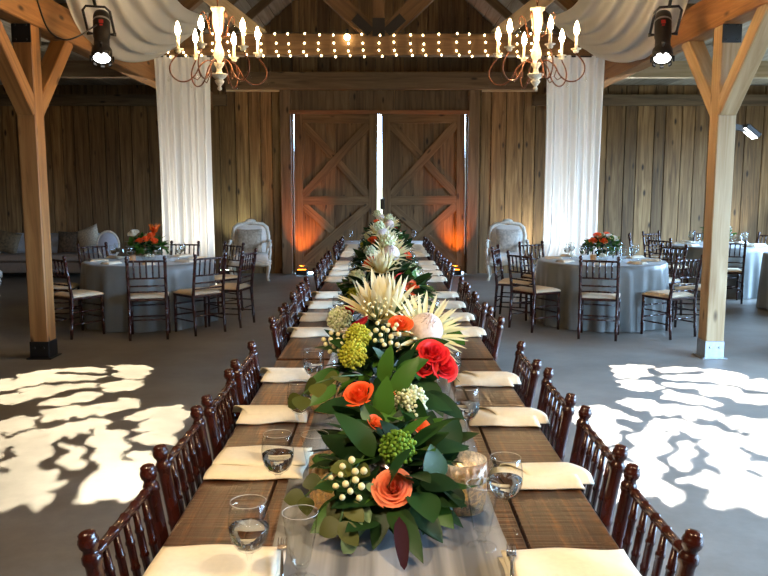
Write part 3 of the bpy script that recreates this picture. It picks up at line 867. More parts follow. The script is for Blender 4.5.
def second_arrangement():
    O = Vector((.02, 2.80, RZ))
    t = thing('flower_arrangement', 'tall centrepiece with spiky cream proteas and red flowers, second from the camera', 'flower arrangement', O, 0, 'flower arrangements along the long table')
    L = lambda x, y, z: Vector((x, y, z)) - O
    vase(t, .15, .085)
    m = MB(); foliage(m, (0, 0, .16), (.20, .30, .19), 110, .125, .062, 31); foliage(m, (0, 0, .1), (.15, .24, .15), 60, .11, .06, 32)
    for b, d, l, w in [(L(.10, 2.58, 1.08), (.85, -.2, .35), .13, .06), (L(-.08, 2.6, 1.06), (-.6, -.4, .5), .12, .06), (L(.02, 2.48, 1.03), (-.2, -.5, .7), .12, .05), (L(.05, 2.45, 1.02), (.3, -.4, .8), .12, .05), (L(.13, 2.5, 1.0), (.4, -.6, -.5), .15, .075), (L(.1, 2.5, .98), (.1, -.6, -.6), .14, .07)]:
        leaf(m, b, d, (0, -.6, .8), l, w, .2)
    m.build('broad_leaves', M_LEAFD, t)
    m = MB(); foliage(m, (0, 0, .17), (.19, .28, .18), 20, .10, .05, 41)
    for b, d, l, w in [(L(.2, 2.9, 1.12), (.7, -.5, .1), .09, .06), (L(.24, 2.8, 1.10), (.6, -.5, -.3), .085, .062), (L(-.14, 2.5, 1.02), (-.8, -.3, -.2), .12, .06), (L(-.15, 2.45, .99), (-.7, -.4, -.4), .11, .06)]: leaf(m, b, d, (0, -.7, .7), l, w, .15)
    m.build('fresh_leaves', M_LEAFM, t)
    mb = MB(); protea(mb, None, L(.005, 2.87, 1.13), (-.05, -.25, 1), .185, ((14, 14, 1.0), (18, 34, 1.0), (18, 52, .92)), .4, .19); tag(mb.build('protea', M_CREAMP, t), 'spiky cream protea opening upward')
    mb = MB(); md = MB(); protea(mb, md, L(.150, 2.74, 1.10), (.22, -.62, .75), .15, ((18, 42, .95), (18, 60, 1.02), (16, 76, .95)), .44, .11)
    o = mb.build('protea', M_WHITEP, t); tag(o, 'wide pale king protea with domed centre'); md.build('dome', M_DOME, o)
    for p, d, r, mt, lb in [(L(.17, 2.5, 1.085), (.1, -.6, .7), .052, M_RED, 'red flower'), (L(.205, 2.49, 1.04), (.4, -.7, .4), .05, M_RED, 'red flower'), (L(.145, 2.48, 1.045), (-.2, -.8, .4), .04, M_RED, 'red flower'), (L(.066, 2.64, 1.158), (0, -.5, .8), .042, M_ORANGE, 'orange rose'), (L(-.03, 2.98, 1.17), (-.2, -.3, .8), .05, M_RED, 'red flower'), (L(-.13, 2.92, 1.16), (-.4, -.3, .8), .035, M_RED, 'red flower')]:
        m = MB(); rose(m, p, d, r, 15, .9); tag(m.build('red_flower' if mt is M_RED else 'rose', mt, t), lb)
    m = MB()
    for k in range(5): leaf(m, L(-.125 + .004 * k, 2.66 - .004 * k, 1.125 + .006 * k), (.75, -.1, .42), (k - 2, -.8, .6), .075, .022, .1, .3)
    tag(m.build('red_petals', M_RED, t), 'slender red bloom')
    for p, r in [(L(-.095, 2.46, 1.085), .047), (L(-.082, 2.58, 1.125), .045)]:
        m = MB(); floret_ball(m, p, (-.1, -.5, .85), r, 260, .0062); tag(m.build('viburnum', M_YG, t), 'yellow green viburnum head')
    m = MB(); floret_ball(m, L(-.16, 2.9, 1.13), (-.3, -.4, .8), .05, 160, .008); tag(m.build('viburnum', M_WV, t), 'pale green viburnum head')
    m = MB(); ms = MB(); pass
    for p, d, sp, n, rb in [(L(.012, 2.58, 1.135), (0, -.7, .7), .055, 16, .0088), (L(-.165, 2.6, 1.105), (-.3, -.7, .6), .045, 12, .0085), (L(-.02, 2.72, 1.20), (0, -.6, .8), .06, 22, .006)]:
        m = MB(); ms = MB(); berries(m, ms, p, d, sp, n, rb); o = m.build('berry_sprig', M_BERRY, t); tag(o, 'cream berries'); ms.build('berry_stem', M_STEM, o)
    return t
second_arrangement()

def far_arrangement(y, rz, label, seed, h=.40):
    O = Vector((.03, y, RZ))
    t = thing('flower_arrangement', label, 'flower arrangement', O, rz, 'flower arrangements along the long table')
    vase(t, .15, .085)
    m = MB(); foliage(m, (0, 0, .17), (.27, .30, .24), 150, .13, .066, seed); foliage(m, (0, 0, .1), (.17, .2, .17), 50, .12, .065, seed + 1); m.build('broad_leaves', M_LEAFD, t)
    m = MB(); foliage(m, (0, 0, .18), (.28, .3, .22), 36, .11, .055, seed + 2); m.build('fresh_leaves', M_LEAFM, t)
    m = MB(); foliage(m, (0, 0, .18), (.27, .28, .22), 20, .08, .035, seed + 3); m.build('sage_leaves', M_SAGE, t)
    mb = MB(); protea(mb, None, (-.03, -.1, .37), (-.05, -.4, 1), .135, ((14, 14, 1.0), (16, 34, 1.0), (16, 54, .92)), .4, .19); tag(mb.build('protea', M_CREAMP, t), 'spiky cream protea')
    mb = MB(); md = MB(); protea(mb, md, (.02, .1, .44), (.1, -.5, .8), .13, ((16, 45, 1.0), (16, 65, 1.0)), .45, .15); o = mb.build('protea', M_WHITEP, t); tag(o, 'pale king protea'); md.build('dome', M_DOME, o)
    for p, d, r, mt, lb in [((.09, -.13, .33), (.2, -.6, .7), .048, M_RED, 'red flower'), ((.15, -.15, .28), (.5, -.7, .4), .05, M_ORANGE, 'orange rose'), ((-.10, .05, .42), (-.4, -.3, .8), .05, M_ORANGE, 'orange rose'), ((-.09, -.26, .22), (-.3, -.8, .5), .055, M_RED, 'red flower'), ((-.03, -.28, .20), (0, -.8, .4), .045, M_RED, 'red flower')]:
        m = MB(); rose(m, p, d, r, 13, .9); tag(m.build('red_flower' if mt is M_RED else 'rose', mt, t), lb)
    for p, r, mt, lb in [((-.18, -.05, .33), .05, M_WV, 'white green viburnum head'), ((-.19, -.14, .24), .045, M_YG, 'yellow green viburnum head'), ((.0, .12, .53), .05, M_WV, 'white green viburnum head'), ((.15, .06, .34), .045, M_WV, 'white green viburnum head')]:
        m = MB(); floret_ball(m, p, (0, -.4, .8), r, 50, .011); tag(m.build('viburnum', mt, t), lb)
    m = MB(); ms = MB(); berries(m, ms, (.16, -.2, .2), (.3, -.7, .5), .055, 16, .008); tag(m.build('berry_sprig', M_BERRY, t), 'cream berries'); ms.build('berry_stem', M_STEM, t)
    return t
far_arrangement(4.65, 0, 'leafy centrepiece of proteas, red and orange flowers, third from the camera', 50)
far_arrangement(6.75, .5, 'white and green centrepiece, fourth from the camera on the long table', 60)
far_arrangement(8.75, -.4, 'white topped centrepiece in front of the door gap, fifth from the camera', 70)
far_arrangement(10.7, .9, 'last centrepiece of the long table, nearest the barn doors', 80)

# white draped table at the far end
def cloth_rect(w, d, h):
    m = MB(); n = 96
    per = []
    for i in range(n):
        a = 2 * PI * i / n; p = 6
        r = (abs(cos(a)) ** p + abs(sin(a)) ** p) ** (-1 / p)
        per.append((cos(a) * r, sin(a) * r))
    vs = [(0, 0, h)]; rows = []
    levels = [(.5, h, 0), (1, h, 0), (1.005, h - .01, 0)] + [(1.01 + .05 * t, h - .01 - (h - .02) * t, t) for t in (.15, .35, .6, .8, 1)]
    for s, z, t in levels:
        for i, (a, b) in enumerate(per):
            f = 1 + .05 * t * sin(i * 2 * PI * 15 / n + 2 * sin(i * .3))
            vs.append((a * w / 2 * s * f, b * d / 2 * s * f, z))
    fs = [(0, 1 + i, 1 + (i + 1) % n) for i in range(n)]
    for k in range(len(levels) - 1):
        for i in range(n):
            j = (i + 1) % n; a = 1 + k * n
            fs.append((a + i, a + n + i, a + n + j, a + j))
    m.add(vs, fs, None, True); return m
o = cloth_rect(1.5, .8, .775).build('draped_table', M_WHITECLOTH, None, (.0, 12.55, 0)); tag(o, 'white draped table at the far end of the long table', 'table')
GL = [('left', -.5), ('right', .52)]
for sn, x in GL: glass(GB, x, 12.5, .7765, 'wine glass standing on the %s end of the white draped table' % sn, 'wine glasses on the white draped table')

# ------------------------------------------------------------------ round tables
def round_cloth(r=.76, h=.765, seed=0):
    m = MB(); n = 144; rng = random.Random(seed); ph = rng.random() * 6
    vs = [(0, 0, h)]
    levels = [(r * .5, 0), (r * .97, 0), (r, .004), (r + .012, .02)] + [(r + .015 + .02 * t, .02 + (h - .028) * t) for t in (.08, .2, .35, .5, .65, .8, .92, 1)]
    for rr, dz in levels:
        t = dz / h
        for i in range(n):
            a = 2 * PI * i / n
            f = t ** .7 * (.030 * sin(13 * a + ph + .8 * sin(3 * a)) + .012 * sin(29 * a + 2 * ph))
            vs.append(((rr + f) * cos(a), (rr + f) * sin(a), h - dz))
    fs = [(0, 1 + i, 1 + (i + 1) % n) for i in range(n)]
    for k in range(len(levels) - 1):
        for i in range(n):
            j = (i + 1) % n; a = 1 + k * n
            fs.append((a + i, a + n + i, a + n + j, a + j))
    m.add(vs, fs, None, True); return m
def make_round():
    t = thing('round_table', 'x', 'table')
    m = MB(); m.lathe([(1e-4, .73), (.735, .73), (.74, .745), (.735, .758), (1e-4, .758)], seg=48); m.build('tabletop', M_DARKB, t)
    m = MB(); m.lathe([(.3, .0), (.3, .03), (.06, .06), (.05, .4), (.06, .72), (.2, .73)], seg=20); m.build('pedestal', M_BLACK, t)
    return t
RT = make_round(); rt_used = [0]
def table_flowers(x, y, z, label, seed, white):
    t = thing('flower_arrangement', label, 'flower arrangement', (x, y, z), 0, 'flower arrangements on the round tables'); t.scale = (1.2, 1.2, 1.25)
    m = MB(); m.lathe([(1e-4, 0), (.06, 0), (.075, .04), (.07, .09), (.065, .09), (.068, .04), (1e-4, .02)], seg=18); m.build('vase', M_CRYSTAL, t)
    m = MB(); foliage(m, (0, 0, .12), (.20, .20, .12), 90, .085, .045, seed); m.build('broad_leaves', M_LEAFM, t)
    m = MB(); foliage(m, (0, 0, .1), (.17, .17, .11), 70, .09, .045, seed + 1); m.build('dark_leaves', M_LEAFD, t)
    if white:
        m = MB(); rose(m, (-.13, -.05, .27), (-.1, -.5, .8), .055, 18); tag(m.build('rose', M_WROSE, t), 'white rose')
    spots = [(-.05, -.12, .20), (.02, -.13, .22), (.06, -.08, .25), (.1, -.12, .2), (.07, -.02, .30)] if white else [(-.12, -.1, .2), (-.07, -.08, .25), (-.02, -.13, .2), (.06, .03, .25)]
    for i, p in enumerate(spots):
        m = MB(); rose(m, p, (p[0] * 2, -.5, .8), .042, 11); tag(m.build('rose', M_ORANGE, t), 'orange rose')
    if not white:
        for p in [(.05, -.1, .24), (.11, -.06, .22)]:
            m = MB(); rose(m, p, (.1, -.5, .8), .04, 11); tag(m.build('rose', M_WROSE, t), 'pale blush rose')
    else:
        m = MB()
        for k in range(16):
            a = k * 2.4; leaf(m, (.08, -.03, .26), (.5 * cos(a), .5 * sin(a) - .2, .9), (sin(a), -.5, .4), .11, .025, .25)
        tag(m.build('lily_spray', M_ORANGE, t), 'spiky orange bloom')
    m = MB(); floret_ball(m, (.0, .02, .22), (0, -.3, .9), .045, 40, .011); m.build('viburnum', M_WV, t)
    return t
NAMES8 = {}
def dirname(a):
    """which side of a table an angle is on, seen from the camera"""
    a = (math.degrees(a) % 360)
    names = ['right', 'far right', 'far', 'far left', 'left', 'near left', 'near', 'near right']
    return names[int(((a + 22.5) % 360) // 45)]
def round_set(nm, tn, x, y, a0, chairs_deg, seed, rch=1.03, flowers=None, white=False, cloth=M_SATIN, settings=8):
    rt = put(RT, rt_used[0] == 0, (x, y, 0), 0, 'round banquet table under the cloth of ' + tn, 'round tables'); rt_used[0] = 1
    o = round_cloth(seed=seed).build('tablecloth', cloth, None, (x, y, 0)); tag(o, 'floor length grey satin tablecloth on ' + tn, 'tablecloth', 'grey satin tablecloths')
    for d in chairs_deg:
        a = R(d); rr = rch + random.uniform(-.02, .03)
        chair(x + rr * cos(a), y + rr * sin(a), a + PI / 2 + random.uniform(-.06, .06), 'ivory cushioned mahogany chair on the %s side of %s' % (dirname(a), tn), 'chairs around the round tables')
    for i in range(settings):
        a = R(a0 + 45 * i); z = .7665
        nk = 'at the %s place of %s' % (dirname(a), tn)
        if seed < 3 or True:
            n = napkin(NR, x + .57 * cos(a), y + .57 * sin(a), z, a + random.uniform(-.1, .1), 'folded ivory napkin ' + nk, 'napkins on the round tables'); n.scale = (.8, .9, .6)
        b = a + .27
        glass(GB, x + .42 * cos(b), y + .42 * sin(b), z, 'wine glass ' + nk, 'wine glasses on the round tables')
        b = a - .05
        glass(PG, x + .36 * cos(b), y + .36 * sin(b), z, 'footed water glass ' + nk, 'water glasses on the round tables')
    if flowers: table_flowers(x, y, .7665, flowers, seed * 7 + 5, white)
    v = copy_tree(VT); v.location = (x + .22 * cos(4.0), y + .22 * sin(4.0), .7665); v.scale = (.55, .55, .55); v['label'] = 'small glowing candle holder on ' + tn; v['group'] = 'candle holders on the round tables'
round_set('a', 'the sofa side round table', -2.87, 9.45, -74, [-74, -122, -42, -12, 50, 85, 140, 190], 1, 1.055, 'orange and white flowers on the sofa side round table', True)
round_set('b', 'the daylit round table', 2.70, 9.45, -106, [-106, -61, -151, 164, 119, 74, 29, -16], 2, 1.055, 'orange and blush flowers on the daylit round table', False)
round_set('c', 'the round table behind the post', 5.30, 12.15, -106, [-106, -151, 164, 119, 74, 29], 3, 1.055, 'leafy flowers on the round table behind the post', False)
round_set('d', 'the frame edge round table', 6.0, 10.35, -100, [-75], 4, 1.03)

# ------------------------------------------------------------------ curtains and swags
def curtain(x0, x1, y, label, flare, seed):
    t = thing('curtain', label, 'curtain', (x0, y, 0), 0, 'white fabric drops')
    W = x1 - x0
    m = MB(); rng = random.Random(seed); ph = rng.random() * 6
    def f(u, v):
        h = 3.455 * (1 - v) + .012 * v
        s = 1 - .05 * sin(v * PI) 
        x = W / 2 + (u - .5) * W * s
        low = max(0, v - .74) / .26
        x += flare * low ** 1.5 * (1 - u) * .45
        yy = .055 * sin(u * 2 * PI * 7.2 + ph + .5 * sin(v * 3 + u * 4)) * (.55 + .45 * v) + .02 * sin(u * 31 + v * 2) + .02 * sin(u * 2 * PI * 2.1 + ph)
        return (x, yy - .04 * low, h)
    m.grid(f, 130, 40, True)
    m.build('cloth', M_CURT, t)
    m = MB(); m.tube([(-.03, 0, 3.447), (W + .03, 0, 3.447)], .012, 8); m.build('rod', M_BLACK, t)
curtain(-3.15, -2.38, 10.93, 'white sheer curtain drop behind the sofa side round table', 0, 1)
curtain(2.27, 3.08, 10.93, 'white sheer curtain drop behind the daylit round table', -1, 2)
def swag(s, label):
    pts = [Vector((XB + s * 2.52, 10.75, 3.80)), Vector((XB + s * 2.62, 10.3, 3.58)), Vector((XB + s * 2.72, 9.6, 3.46)), Vector((XB + s * 2.74, 8.9, 3.50)), Vector((XB + s * 2.72, 8.2, 3.66)), Vector((XB + s * 2.66, 7.5, 3.95)), Vector((XB + s * 2.6, 7.0, 4.25))]
    def P(t):
        t *= len(pts) - 1; i = min(int(t), len(pts) - 2); q = t - i
        p0, p1, p2, p3 = pts[max(i - 1, 0)], pts[i], pts[i + 1], pts[min(i + 2, len(pts) - 1)]
        return .5 * ((2 * p1) + (p2 - p0) * q + (2 * p0 - 5 * p1 + 4 * p2 - p3) * q * q + (3 * p1 - p0 - 3 * p2 + p3) * q ** 3)
    m = MB()
    def f(u, v):
        c = P(v); w = .26 + .30 * sin(PI * min(1, v * .9 + .05))
        a = (u - .5)
        wave = .035 * sin(u * 2 * PI * 5 + 1.5 * sin(v * 4)) 
        return (c.x - s * a * w * 1.5 + s * wave * .5, c.y, c.z + a * w * 1.2 - .05 * cos(a * PI) + wave)
    m.grid(f, 60, 50, True)
    o = m.build('fabric_swag', M_CURT); tag(o, label, 'fabric swag', 'white ceiling swags')
swag(-1, 'white draped swag above the chandelier on the sofa side')
swag(1, 'white draped swag above the chandelier on the daylit side')

# ------------------------------------------------------------------ chandeliers
def make_chandelier():
    t = thing('chandelier', 'x', 'chandelier')
    # local origin at the lowest finial tip
    m = MB(); m.lathe([(1e-4, 0), (.018, .01), (.022, .025), (.012, .04), (.02, .05), (.04, .075), (.045, .09), (.03, .1), (.06, .125), (.075, .145), (.078, .152), (.03, .16), (.022, .2), (.045, .235), (.05, .25), (.028, .262), (.035, .285), (.05, .32), (.045, .36), (.028, .41), (.02, .44), (.03, .455), (.026, .5), (.035, .53), (.05, .6), (.052, .66), (.045, .70), (.065, .725), (.067, .74), (.03, .748), (1e-4, .75)], seg=18)
    m.build('column', M_CREAM, t)
    m = MB(); m.tube([(0, 0, .75), (0, 0, .79)], .006, 6)
    for k in range(5):
        z = .80 + k * .033
        m.tube([(.016 * cos(a) * (k % 2), .016 * cos(a) * (1 - k % 2), z + .022 * sin(a)) for a in [2 * PI * i / 10 for i in range(11)]], .0035, 5)
    m.build('chain', M_IRON, t)
    am = MB(); am.tube(smooth([(.04, 0, .25), (.10, 0, .27), (.17, 0, .22), (.22, 0, .13), (.29, 0, .075), (.37, 0, .075), (.43, 0, .13), (.44, 0, .20), (.41, 0, .26), (.375, 0, .30), (.36, 0, .335)], 3), .0068, 7)
    am.tube([(.19, 0, .19), (.17, 0, .12), (.2, 0, .09), (.235, 0, .11)], .005, 6)
    ame = am.mesh('arm', M_IRON)
    cu = MB(); cu.lathe([(1e-4, .315), (.02, .32), (.028, .335), (.022, .345), (.046, .352), (.048, .358), (.015, .362), (1e-4, .362)], (.36, 0, 0), 14); cue = cu.mesh('candle_cup', M_CREAM)
    ca = MB(); ca.lathe([(.0135, .36), (.0135, .475), (1e-4, .476)], (.36, 0, 0), 12); cae = ca.mesh('candle_sleeve', M_CREAM)
    bu = MB(); bu.lathe([(.006, .474), (.018, .49), (.025, .515), (.021, .545), (.010, .58), (1e-4, .60)], (.36, 0, 0), 12); bue = bu.mesh('bulb', M_BULB)
    dr = MB(); dr.tube([(.44, 0, .165), (.452, 0, .12)], .0015, 4); dr.lathe([(1e-4, 0), (.009, .008), (.011, .02), (.005, .045), (1e-4, .06)], (.453, 0, .06), 10)
    be = MB(); be.ball((.29, 0, .064), .011, 8, 6); b2 = MB(); b2.ball((.235, 0, .114), .009, 8, 6); bea, beb = be.mesh('bead', M_CRYSTAL), b2.mesh('bead', M_CRYSTAL)
    dre = dr.mesh('crystal_drop', M_CRYSTAL)
    for k in range(6):
        a = R(18 + 60 * k)
        o = link('arm', ame, t); o.rotation_euler = (0, 0, a)
        for nm, me in (('candle_cup', cue), ('candle_sleeve', cae), ('bulb', bue), ('crystal_drop', dre), ('crystal_bead', bea), ('crystal_bead', beb)): link(nm, me, o)
    # small upper scrolls with crystals
    sm = MB(); sm.tube([(.045, 0, .48), (.08, 0, .50), (.10, 0, .58), (.12, 0, .66), (.15, 0, .69), (.17, 0, .66), (.16, 0, .62)], .0055, 6); sme = sm.mesh('scroll', M_IRON)
    sd = MB(); sd.lathe([(1e-4, 0), (.009, .008), (.011, .02), (.005, .045), (1e-4, .06)], (.163, 0, .545), 10); sd.tube([(.163, 0, .6), (.163, 0, .62)], .0015, 4); sde = sd.mesh('crystal_drop', M_CRYSTAL)
    for k in range(4):
        o = link('scroll', sme, t); o.rotation_euler = (0, 0, R(40 + 90 * k)); link('crystal_drop', sde, o)
    return t
CD = make_chandelier()
put(CD, True, (-1.50, 7.30, 2.53), 0, 'cream and rusty iron chandelier over the aisle on the sofa side', 'candle chandeliers')
put(CD, False, (1.42, 7.30, 2.53), .35, 'cream and rusty iron chandelier over the aisle on the daylit side', 'candle chandeliers')

# ------------------------------------------------------------------ string lights and single bulb
def string_lights():
    t = thing('string_lights', 'warm icicle string lights along the far tie beam', 'string lights', (XB, 10.905, 3.75), 0)
    m = MB(); xs = [-3.1 + .2075 * i for i in range(31)]
    m.tube([(x, 0, .005 + .008 * sin(x * 9)) for x in [-3.3 + .1 * i for i in range(67)]], .003, 4)
    bm = MB(); bm.ball((0, 0, 0), .0125, 8, 6, (1, 1, 1.25)); bme = bm.mesh('bulb', M_FAIRY)
    n = 0
    drops = []
    for i, x in enumerate(xs):
        x += random.uniform(-.03, .03)
        full = abs(x) < 2.3
        zs = [-.02, -.13, -.235, -.30] if full else [-.25, -.31]
        m.tube([(x, 0, 0), (x + .008, -.006, -.15), (x + .03, -.004, -.31)], .0022, 4)
        for z in zs:
            if n < 100:
                link('bulb', bme, t, (x + (.03 if z < -.28 else 0) + random.uniform(-.012, .012), -.012, z + random.uniform(-.015, .015))); n += 1
    m.build('wire', M_WIRE, t)
string_lights()
t = thing('hanging_bulb', 'single bright round lamp bulb on the far tie beam', 'lamp', (-.474, 10.86, 3.69), 0)
m = MB(); m.ball((0, 0, 0), .042, 14, 10); m.build('bulb', M_EDISON, t)
m = MB(); m.lathe([(.018, .035), (.022, .05), (.022, .10), (.01, .11), (1e-4, .11)], seg=12); m.build('socket', M_BLACK, t)

# ------------------------------------------------------------------ gobo spotlights
# bright shapes cut out of the gobo plate: a damask flower, in plate radii
GP = [
    [(-0.307,0.818),(-0.149,0.952),(0.032,0.949),(-0.047,0.718),(0.008,0.602),(-0.107,0.466),(-0.235,0.437),(-0.283,0.661)],
    [(-0.228,0.379),(-0.088,0.444),(0.016,0.394),(0.059,0.28),(-0.002,0.155),(-0.128,0.156),(-0.198,0.21)],
    [(0.043,0.837),(0.189,0.964),(0.379,0.964),(0.407,0.881),(0.251,0.779),(0.062,0.693)],
    [(0.038,0.58),(0.236,0.694),(0.426,0.769),(0.591,0.738),(0.601,0.664),(0.447,0.524),(0.242,0.502),(0.099,0.496)],
    [(0.437,0.887),(0.566,0.964),(0.642,0.799),(0.525,0.813)],
    [(0.057,0.403),(0.266,0.426),(0.419,0.42),(0.481,0.343),(0.371,0.241),(0.237,0.29),(0.089,0.294)],
    [(0.637,0.619),(0.761,0.739),(0.873,0.602),(0.963,0.539),(0.766,0.347),(0.591,0.366),(0.54,0.47)],
    [(0.391,0.187),(0.56,0.275),(0.735,0.272),(0.893,0.241),(0.812,0.077),(0.466,0.052)],
    [(0.04,0.138),(0.097,0.224),(0.207,0.147),(0.327,0.08),(0.369,-0.002),(0.29,-0.055),(0.171,-0.026),(0.049,0.023)],
    [(-0.196,-0.1),(-0.155,-0.019),(-0.087,0.007),(-0.026,-0.038),(0.033,-0.08),(0.129,-0.076),(0.224,-0.068),(0.305,-0.113),(0.318,-0.172),(0.261,-0.292),(0.206,-0.261),(0.151,-0.304),(0.129,-0.223),(0.075,-0.277),(0.043,-0.23),(-0.003,-0.284),(-0.039,-0.219),(-0.106,-0.208),(-0.164,-0.171)],
    [(0.311,-0.218),(0.406,-0.169),(0.486,-0.215),(0.555,-0.256),(0.486,-0.383),(0.412,-0.379),(0.356,-0.424),(0.349,-0.335),(0.299,-0.325)],
    [(-0.044,-0.37),(-0.017,-0.324),(0.057,-0.298),(0.136,-0.324),(0.208,-0.361),(0.28,-0.385),(0.342,-0.427),(0.401,-0.499),(0.353,-0.559),(0.302,-0.541),(0.254,-0.576),(0.229,-0.507),(0.181,-0.548),(0.161,-0.487),(0.121,-0.524),(0.096,-0.444),(0.053,-0.494),(0.034,-0.431),(-0.01,-0.457),(-0.031,-0.425)],
    [(-0.429,-0.295),(-0.366,-0.196),(-0.273,-0.193),(-0.184,-0.247),(-0.115,-0.314),(-0.078,-0.364),(-0.148,-0.369),(-0.203,-0.359),(-0.167,-0.45),(-0.118,-0.494),(-0.196,-0.509),(-0.138,-0.58),(-0.166,-0.63),(-0.227,-0.675),(-0.286,-0.666),(-0.338,-0.518),(-0.391,-0.415)],
    [(-0.115,-0.527),(-0.063,-0.46),(0.007,-0.436),(0.04,-0.499),(0.037,-0.594),(0.013,-0.669),(-0.013,-0.749),(-0.006,-0.817),(-0.002,-0.883),(-0.028,-0.853),(-0.047,-0.82),(-0.078,-0.825),(-0.101,-0.765),(-0.113,-0.717),(-0.114,-0.635)],
    [(0.088,-0.585),(0.134,-0.546),(0.144,-0.575),(0.11,-0.638),(0.117,-0.702),(0.098,-0.766),(0.068,-0.805),(0.033,-0.799),(0.02,-0.756),(0.045,-0.702),(0.054,-0.634)],
    [(0.186,-0.553),(0.219,-0.577),(0.25,-0.622),(0.28,-0.662),(0.333,-0.691),(0.295,-0.733),(0.229,-0.744),(0.19,-0.766),(0.175,-0.717),(0.164,-0.682),(0.191,-0.638)],
    [(-0.217,-0.722),(-0.148,-0.683),(-0.124,-0.732),(-0.145,-0.8),(-0.08,-0.766),(-0.047,-0.824),(-0.009,-0.88),(0.026,-0.93),(0.04,-0.98),(0.027,-1.011),(-0.01,-1.007),(-0.049,-0.986),(-0.079,-1.007),(-0.118,-1.032),(-0.149,-1.01),(-0.173,-0.972),(-0.194,-0.87),(-0.215,-0.784)],
    [(0.134,-0.783),(0.159,-0.815),(0.196,-0.794),(0.226,-0.831),(0.28,-0.861),(0.221,-0.959),(0.16,-0.935),(0.115,-0.907),(0.054,-0.889),(0.051,-0.87),(0.09,-0.867)]]
GP += [[(2 * (.14 + .07 * b) - a, b) for a, b in GP[k]] for k in (12, 13, 16, 0, 1)]
GBB = [(min(a for a, b in q), max(a for a, b in q), min(b for a, b in q), max(b for a, b in q)) for q in GP]
def gobo_bright(u, v):
    for q, (a0, a1, b0, b1) in zip(GP, GBB):
        if a0 <= u <= a1 and b0 <= v <= b1:
            c = False; n = len(q); k = n - 1
            for i in range(n):
                x0, y0 = q[i]; x1, y1 = q[k]
                if (y0 > v) != (y1 > v) and u < (x1 - x0) * (v - y0) / (y1 - y0) + x0: c = not c
                k = i
            if c: return True
    return False
def lensmat():
    k = NT('bright_lens'); t = k.n('ShaderNodeBsdfTransparent'); e = k.n('ShaderNodeEmission'); e.inputs[0].default_value = (1, .97, .92, 1); e.inputs[1].default_value = 6
    a = k.n('ShaderNodeAddShader'); k.l(t.outputs[0], a.inputs[0]); k.l(e.outputs[0], a.inputs[1]); return k.done(a)
M_LENS = lensmat()
M_TAG = plain('red_logo_paint', (.35, .02, .02), .5)
HALF = 21.3
def gobo_mesh(dist, mirror):
    m = MB(); N = 190; Rr = dist * math.tan(R(HALF)) * 1.14
    vs = [((2 * i / N - 1) * Rr, (2 * j / N - 1) * Rr, -dist) for j in range(N + 1) for i in range(N + 1)]
    fs = []
    for j in range(N):
        for i in range(N):
            u = (2 * (i + .5) / N - 1) * 1.14; v = (2 * (j + .5) / N - 1) * 1.14
            u += .016 * sin(v * 41); v += .014 * sin(u * 47)
            if mirror: u = -u
            if not any(gobo_bright(u + du, v + dv) for du, dv in ((0, 0), (0, .005))): a = j * (N + 1) + i; fs.append((a, a + 1, a + N + 2, a + N + 1))
    m.add(vs, fs); return m
SC = 1.4
